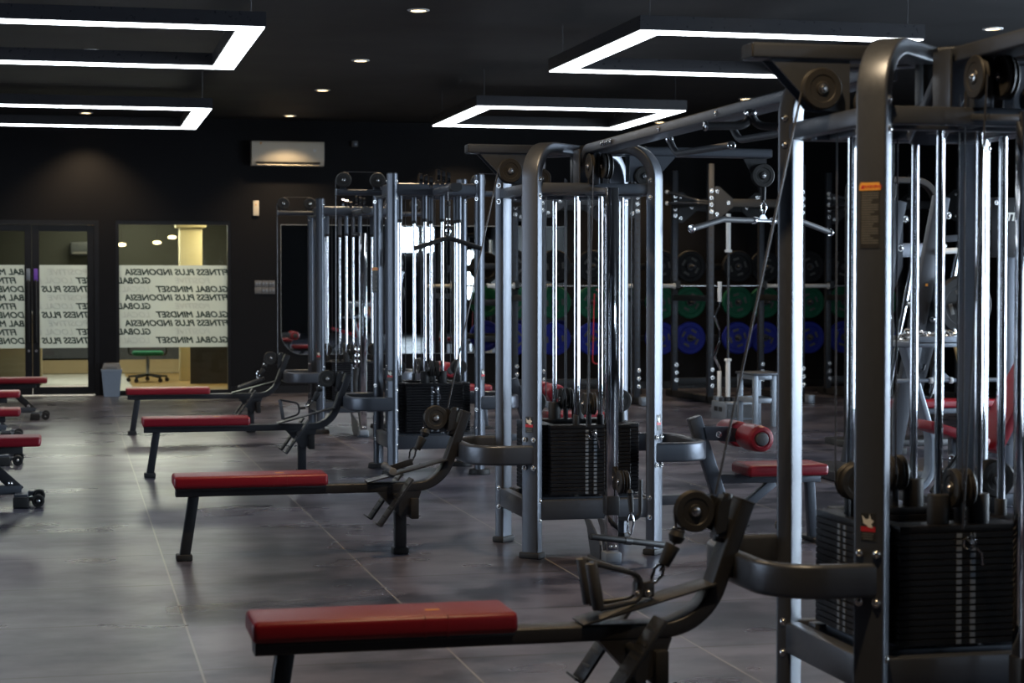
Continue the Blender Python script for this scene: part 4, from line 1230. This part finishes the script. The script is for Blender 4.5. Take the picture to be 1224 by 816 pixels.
# barbell holder with standing bars
bh = thing('barbell_holder', (7.04, 19.5, 0), 'low grey box holding upright barbells in front of the racks', 'holder')
MB().box((7.06, 19.52, .095), (.34, .46, .19), bev=.006).build('holder_box', M_SILV, bh)
MB().box((7.06, 19.285, .095), (.30, .012, .15)).build('dark_front', M_BLACKM, bh)
for k in range(3):
    MB().cyl((6.93 + k*.07, 19.52, .185), (6.93 + k*.07, 19.52, .235), .034, seg=16).build('socket', M_BLACKM, bh)
for y in (19.60, 19.45): MB().box((6.888, y, .11), (.002, .11, .05)).build('stencil_mark', M_DFRAME, bh)
barbell('barbell', (7.0, 19.52, 1.24), (0, 0, 1), 2.00, 'white sleeved barbell standing upright in the grey holder box', .42, M_BLACKM)
t = thing('curl_bar', (6.93, 19.60, .24), 'silver zigzag curl bar standing upright in the grey holder box', 'barbell')
z0 = .24
MB().tube(fillet([(6.93, 19.6, z0 + .26), (6.93, 19.6, z0 + .32), (6.87, 19.6, z0 + .44), (6.93, 19.6, z0 + .60), (6.93, 19.6, z0 + .74), (6.87, 19.6, z0 + .88), (6.93, 19.6, z0 + 1.0), (6.93, 19.6, z0 + 1.06)], .04, 4), .0145, 10).build('shaft', M_CHR, t)
for a, b in ((z0, z0 + .28), (z0 + 1.04, z0 + 1.26)):
    MB().cyl((6.93, 19.6, a), (6.93, 19.6, b), .0235, seg=14, bev=.003).build('sleeve', M_WHITE, t)
st = thing('steel_step_frame', (6.96, 18.5, 0), 'grey welded steel step frame half hidden by the nearest tower', 'step')
for x in (6.86, 7.06):
    for y in (18.3, 18.75):
        MB().box((x, y, .265), (.05, .05, .53), bev=.004).build('leg', M_SILV, st)
for z in (.51, .27):
    for y in (18.3, 18.75): MB().box((6.96, y, z), (.15, .045, .05), bev=.004).build('rail', M_SILV, st)
    for x in (6.86, 7.06): MB().box((x, 18.525, z), (.045, .40, .05), bev=.004).build('rail', M_SILV, st)
MB().box((7.0, 18.525, .543), (.36, .54, .025), bev=.004).build('top_plate', M_FRAME, st)
for col, x, mt in (('red', 6.20, M_RPRINT), ('green', 6.32, pm('green latex', (.03, .30, .09), .5, 0, .05, 30))):
    t = thing('resistance_band', (x, 21.98, 1.40), col + ' resistance band hanging from the rack behind the second tower', 'band', None)
    w = .012 if col == 'red' else .035
    MB().sweep(fillet([(x - .03, 21.98, 1.36), (x - .05, 21.98, .55), (x, 21.98, .42), (x + .05, 21.98, .55), (x + .03, 21.98, 1.36), (x, 21.98, 1.42)], [0, .04, .05, .04, .02, 0], 5) if col == 'red' else [(x, 21.98, 1.40), (x + .02, 21.98, .9), (x, 21.98, .40)], rr(w, .012 if col == 'red' else .04, .004, 2), (0, 1, 0)).build('band_loop', mt, t)
    MB().tube([(x, 21.96, 1.40), (x, 22.08, 1.41)], .008, 6).build('hanger_hook', M_CHR, t)

# ---------------------------------------- machines glimpsed through the nearest tower
ar = thing('attachment_rack', (5.75, 12.2, 0), 'grey attachment rack with curved base and top tray, behind the nearest tower', 'rack')
MB().sweep(fillet([(5.63, 12.1, 1.03), (5.83, 12.1, .40), (5.83, 12.1, .03), (5.45, 12.1, .03)], [0, .3, .17, 0], 10), rr(.11, .045, .01), (0, 1, 0)).build('curved_frame', M_SILV, ar)
MB().box((5.46, 12.1, .03), (.08, .5, .055), bev=.006).build('base_foot', M_SILV, ar)
ty = MB().box((5.83, 12.1, 1.05), (.48, .34, .04), bev=.006).build('tray', M_SILV, ar)
for s in (-1, 1):
    MB().box((5.83, 12.1 + s*.165, 1.08), (.48, .01, .05), bev=.002).build('tray_rim', M_SILV, ty)
MB().prism([(6.0, 12.08, 1.04), (6.04, 12.08, 1.04), (6.10, 12.08, .82), (6.07, 12.08, .80)], (0, .03, 0)).build('tray_brace', M_GOLDST, ar)
for q in (.10, .45, .80):
    p = V((5.665, 12.1, .93)).lerp(V((5.825, 12.1, .40)), q)
    MB().tube(fillet([p + V((.0, -.04, 0)), p + V((.07, -.04, -.02)), p + V((.085, -.04, .03))], .02, 4), .011, 8).build('hook', M_BLACKM, ar)
cl = MB(); rnd = random.Random(11)
for k in range(110):
    c = V((5.83 + rnd.uniform(-.21, .20), 12.1 + rnd.uniform(-.13, .13), 1.080 + abs(rnd.gauss(0, .020))))
    ax = V((rnd.uniform(-1, 1), rnd.uniform(-1, 1), rnd.uniform(-.6, 1)))
    q = V((0, 0, 1)).rotation_difference(ax)
    cl.tube([c + q @ V((.030*math.cos(2*pi*j/10), .015*math.sin(2*pi*j/10), 0)) for j in range(10)], .0065, 5, closed=True)
o = cl.thing('clip_heap', M_BOLT, (5.83, 12.1, 1.07), 'heap of chrome snap clips on the tray of the attachment rack', 'clips'); o['kind'] = 'stuff'
lb = V((5.83, 11.97, .80))
t = thing('lat_bar', lb, 'grey bar with a triangular hanger resting on the hooks of the attachment rack', 'bar')
MB().cyl(lb - V((.32, 0, 0)), lb + V((.55, 0, 0)), .0145, seg=12).build('grip_bar', M_SILV, t)
MB().prism([lb + V((-.06, -.004, .012)), lb + V((.09, -.004, .012)), lb + V((.035, -.004, .06)), lb + V((-.005, -.004, .06))], (0, .008, 0)).build('hanger_plate', M_SILV, t)
for s in (-.06, .09): MB().cyl(lb + V((s - .012, 0, 0)), lb + V((s + .012, 0, 0)), .022, seg=14, bev=.003).build('collar_ring', M_WHITE, t)

ib = thing('incline_bench', (6.0, 11.3, 0), 'red incline bench with tall tilted backrest, behind the nearest tower', 'gym bench')
MB().bar((5.38, 11.3, .555), (5.80, 11.3, .43), .30, .065, (0, 0, 1), .02).build('seat', M_RED, ib)
MB().bar((5.84, 11.3, .37), (6.42, 11.3, 1.42), .32, .075, (-1, 0, .5), .022).build('backrest', M_RED, ib)
MB().bar((5.96, 11.3, .42), (6.46, 11.3, 1.30), .10, .06, (-1, 0, .5)).build('back_beam', M_FRAME, ib)
MB().bar((5.62, 11.3, .05), (5.62, 11.3, .46), .07, .07, (1, 0, 0)).build('seat_post', M_FRAME, ib)
MB().box((6.0, 11.3, .05), (1.1, .08, .08), bev=.006).build('base_beam', M_FRAME, ib)
for x in (5.45, 6.5):
    b = MB().box((x, 11.3, .05), (.09, .8, .07), bev=.006).build('foot_crossbar', M_BLACKM, ib)
    for k in (-.3, -.2): bolt(b, (x - .046, 11.3 + k, .055), (-1, 0, 0), .014)
MB().tube([(5.40, 11.18, .12), (5.60, 11.22, .34)], .02, 10).build('adjust_lever', M_RUB, ib)
bolt(ib, (5.58, 11.262, .33), (0, -1, 0), .02)
MB().bar((6.34, 11.3, 1.05), (6.50, 11.3, .06), .07, .07, (1, 0, 0)).build('rear_post', M_FRAME, ib)

sm = thing('slanted_press_machine', (6.1, 13.2, 0), 'dark press machine with slanted beams and chrome rods, behind the nearest tower', 'gym machine')
for s in (0, .75):
    b = MB().bar((5.93, 13.0 + s, .05), (6.34, 13.0 + s, 2.12), .07, .12, (1, 0, 0), .006).build('slanted_beam', M_RACK, sm)
    MB().prism([(6.06, 13.04 + s, .55), (6.20, 13.04 + s, .60), (6.34, 13.04 + s, 1.1), (6.30, 13.04 + s, 1.35), (6.40, 13.04 + s, 1.6), (6.40, 13.04 + s, 2.0), (6.34, 13.04 + s, 2.05)], (0, .012, 0)).build('side_plate', M_RACK, b)
    MB().box((5.93 + .155*1.14, 12.962 + s, 1.0), (.02, .004, .03)).build('orange_mark', M_ORANGE, b)
    MB().box((5.93 + .245*1.14, 12.962 + s, 1.46), (.018, .004, .02)).build('orange_mark', M_ORANGE, b)
    MB().cyl((6.26, 12.98 + s, .65), (6.48, 12.98 + s, 1.75), .022, seg=14).build('guide_rod', M_CHR, sm)
    for z in (1.75, 1.98, 1.2): bolt(b, (6.10 + z*.16, 13.035 + s, z), (0, -1, 0), .02)
MB().box((6.1, 13.4, .04), (1.2, .9, .07), bev=.01).build('base_frame', M_BLACKM, sm)
MB().bar((6.30, 12.98, 1.80), (6.62, 12.98, 1.82), .05, .05).build('cross_tube', M_RACK, sm)
MB().cyl((6.30, 12.92, 1.71), (6.52, 12.92, 1.72), .022, seg=12).build('rubber_roller', M_WHITE, sm)
MB().cyl((6.45, 12.70, 1.31), (6.45, 13.80, 1.31), .024, seg=14).build('plate_peg', M_CHR, sm)
MB().box((6.45, 13.2, 1.31), (.10, .5, .10), bev=.01).build('sled', M_RACK, sm)
b = copy_tree(protos['black']); b.location = (6.45, 12.86, 1.31); b.rotation_euler.y = .5
b['label'] = 'black weight plate loaded on the slanted press machine behind the nearest tower'; b['group'] = 'plates on the press machine'
np_ = thing('machine_name_panel', (7.05, 13.3, 0), 'dark machine upright with white lettering, at the right edge', 'gym machine')
MB().box((7.05, 13.3, .95), (.10, .10, 1.9), bev=.006).build('upright', M_FRAME, np_)
MB().box((7.05, 13.3, .03), (.6, .5, .06), bev=.006).build('base', M_FRAME, np_)
pn = MB().box((7.05, 13.235, 1.90), (.36, .02, .46), bev=.004).build('name_panel', M_DFRAME, np_)
text('panel_lettering', 'TTIN', .085, M_WPRINT, pn, (7.03, 13.223, 1.98), (1, 0, 0), (0, 0, 1), depth=.001, shear=.2, offset=.003)
for x in (-.14, .14): bolt(pn, (7.05 + x, 13.223, 2.09), (0, -1, 0), .014)
ca = thing('cable_crossover', (7.6, 16.0, 0), 'black arched cable crossover frame behind the press machine', 'gym machine')
MB().sweep(fillet([(6.9, 16.0, .04), (6.9, 16.0, 2.42), (7.75, 16.0, 2.42), (7.75, 16.0, .04)], [0, .1, .22, 0], 8), rr(.09, .06, .01), (0, 1, 0)).build('arch_frame', M_BLK, ca)
MB().box((7.32, 16.0, .03), (1.1, .5, .06), bev=.008).build('base_frame', M_BLACKM, ca)
MB().tube([(7.35, 16, 2.39), (7.35, 16, 2.28), (7.33, 15.99, 2.24), (7.30, 15.98, 2.26)], .008, 8).build('hook', M_BLACKM, ca)
MB().box((7.32, 16.0, 1.78), (.86, .05, .13), bev=.006).build('cross_bar', M_FRAME, ca)
fb = thing('flat_bench', (7.4, 15.2, 0), 'low flat bench with a dark red pad behind the attachment rack', 'gym bench')
MB().box((7.35, 15.2, .425), (1.15, .28, .07), bev=.02, seg=4).build('pad', M_RED, fb)
MB().box((7.35, 15.2, .36), (1.0, .08, .05), bev=.005).build('beam', M_FRAME, fb)
for x in (6.95, 7.75):
    MB().box((x, 15.2, .20), (.06, .06, .30), bev=.005).build('leg', M_FRAME, fb)
    MB().box((x, 15.2, .03), (.08, .5, .06), bev=.006).build('foot', M_RUB, fb)

# ------------------------------------------------------------- camera and view
cd = bpy.data.cameras.new('camera'); cam = bpy.data.objects.new('camera', cd); COL.objects.link(cam)
cd.sensor_width = 36; cd.lens = 2250/1224*36; cd.clip_end = 200
cam.location = (0, 0, 1.45)
cam.rotation_euler = (R90 - math.atan(66/2250), 0, -math.atan(527/2251))
cd.dof.use_dof = True; cd.dof.focus_distance = 10.3; cd.dof.aperture_fstop = 4.5
S.camera = cam
w = bpy.data.worlds.new('world'); S.world = w; w.use_nodes = True
w.node_tree.nodes['Background'].inputs[0].default_value = (.55, .7, .9, 1)
w.node_tree.nodes['Background'].inputs[1].default_value = .05
vs = S.view_settings
vs.view_transform = 'Standard'; vs.look = 'None'; vs.gamma = 1; vs.exposure = .14; vs.use_curve_mapping = False
S.cycles.max_bounces = 8; S.cycles.transparent_max_bounces = 16
S.cycles.sample_clamp_indirect = 6
S.cycles.use_denoising = True; S.cycles.denoising_prefilter = 'ACCURATE'
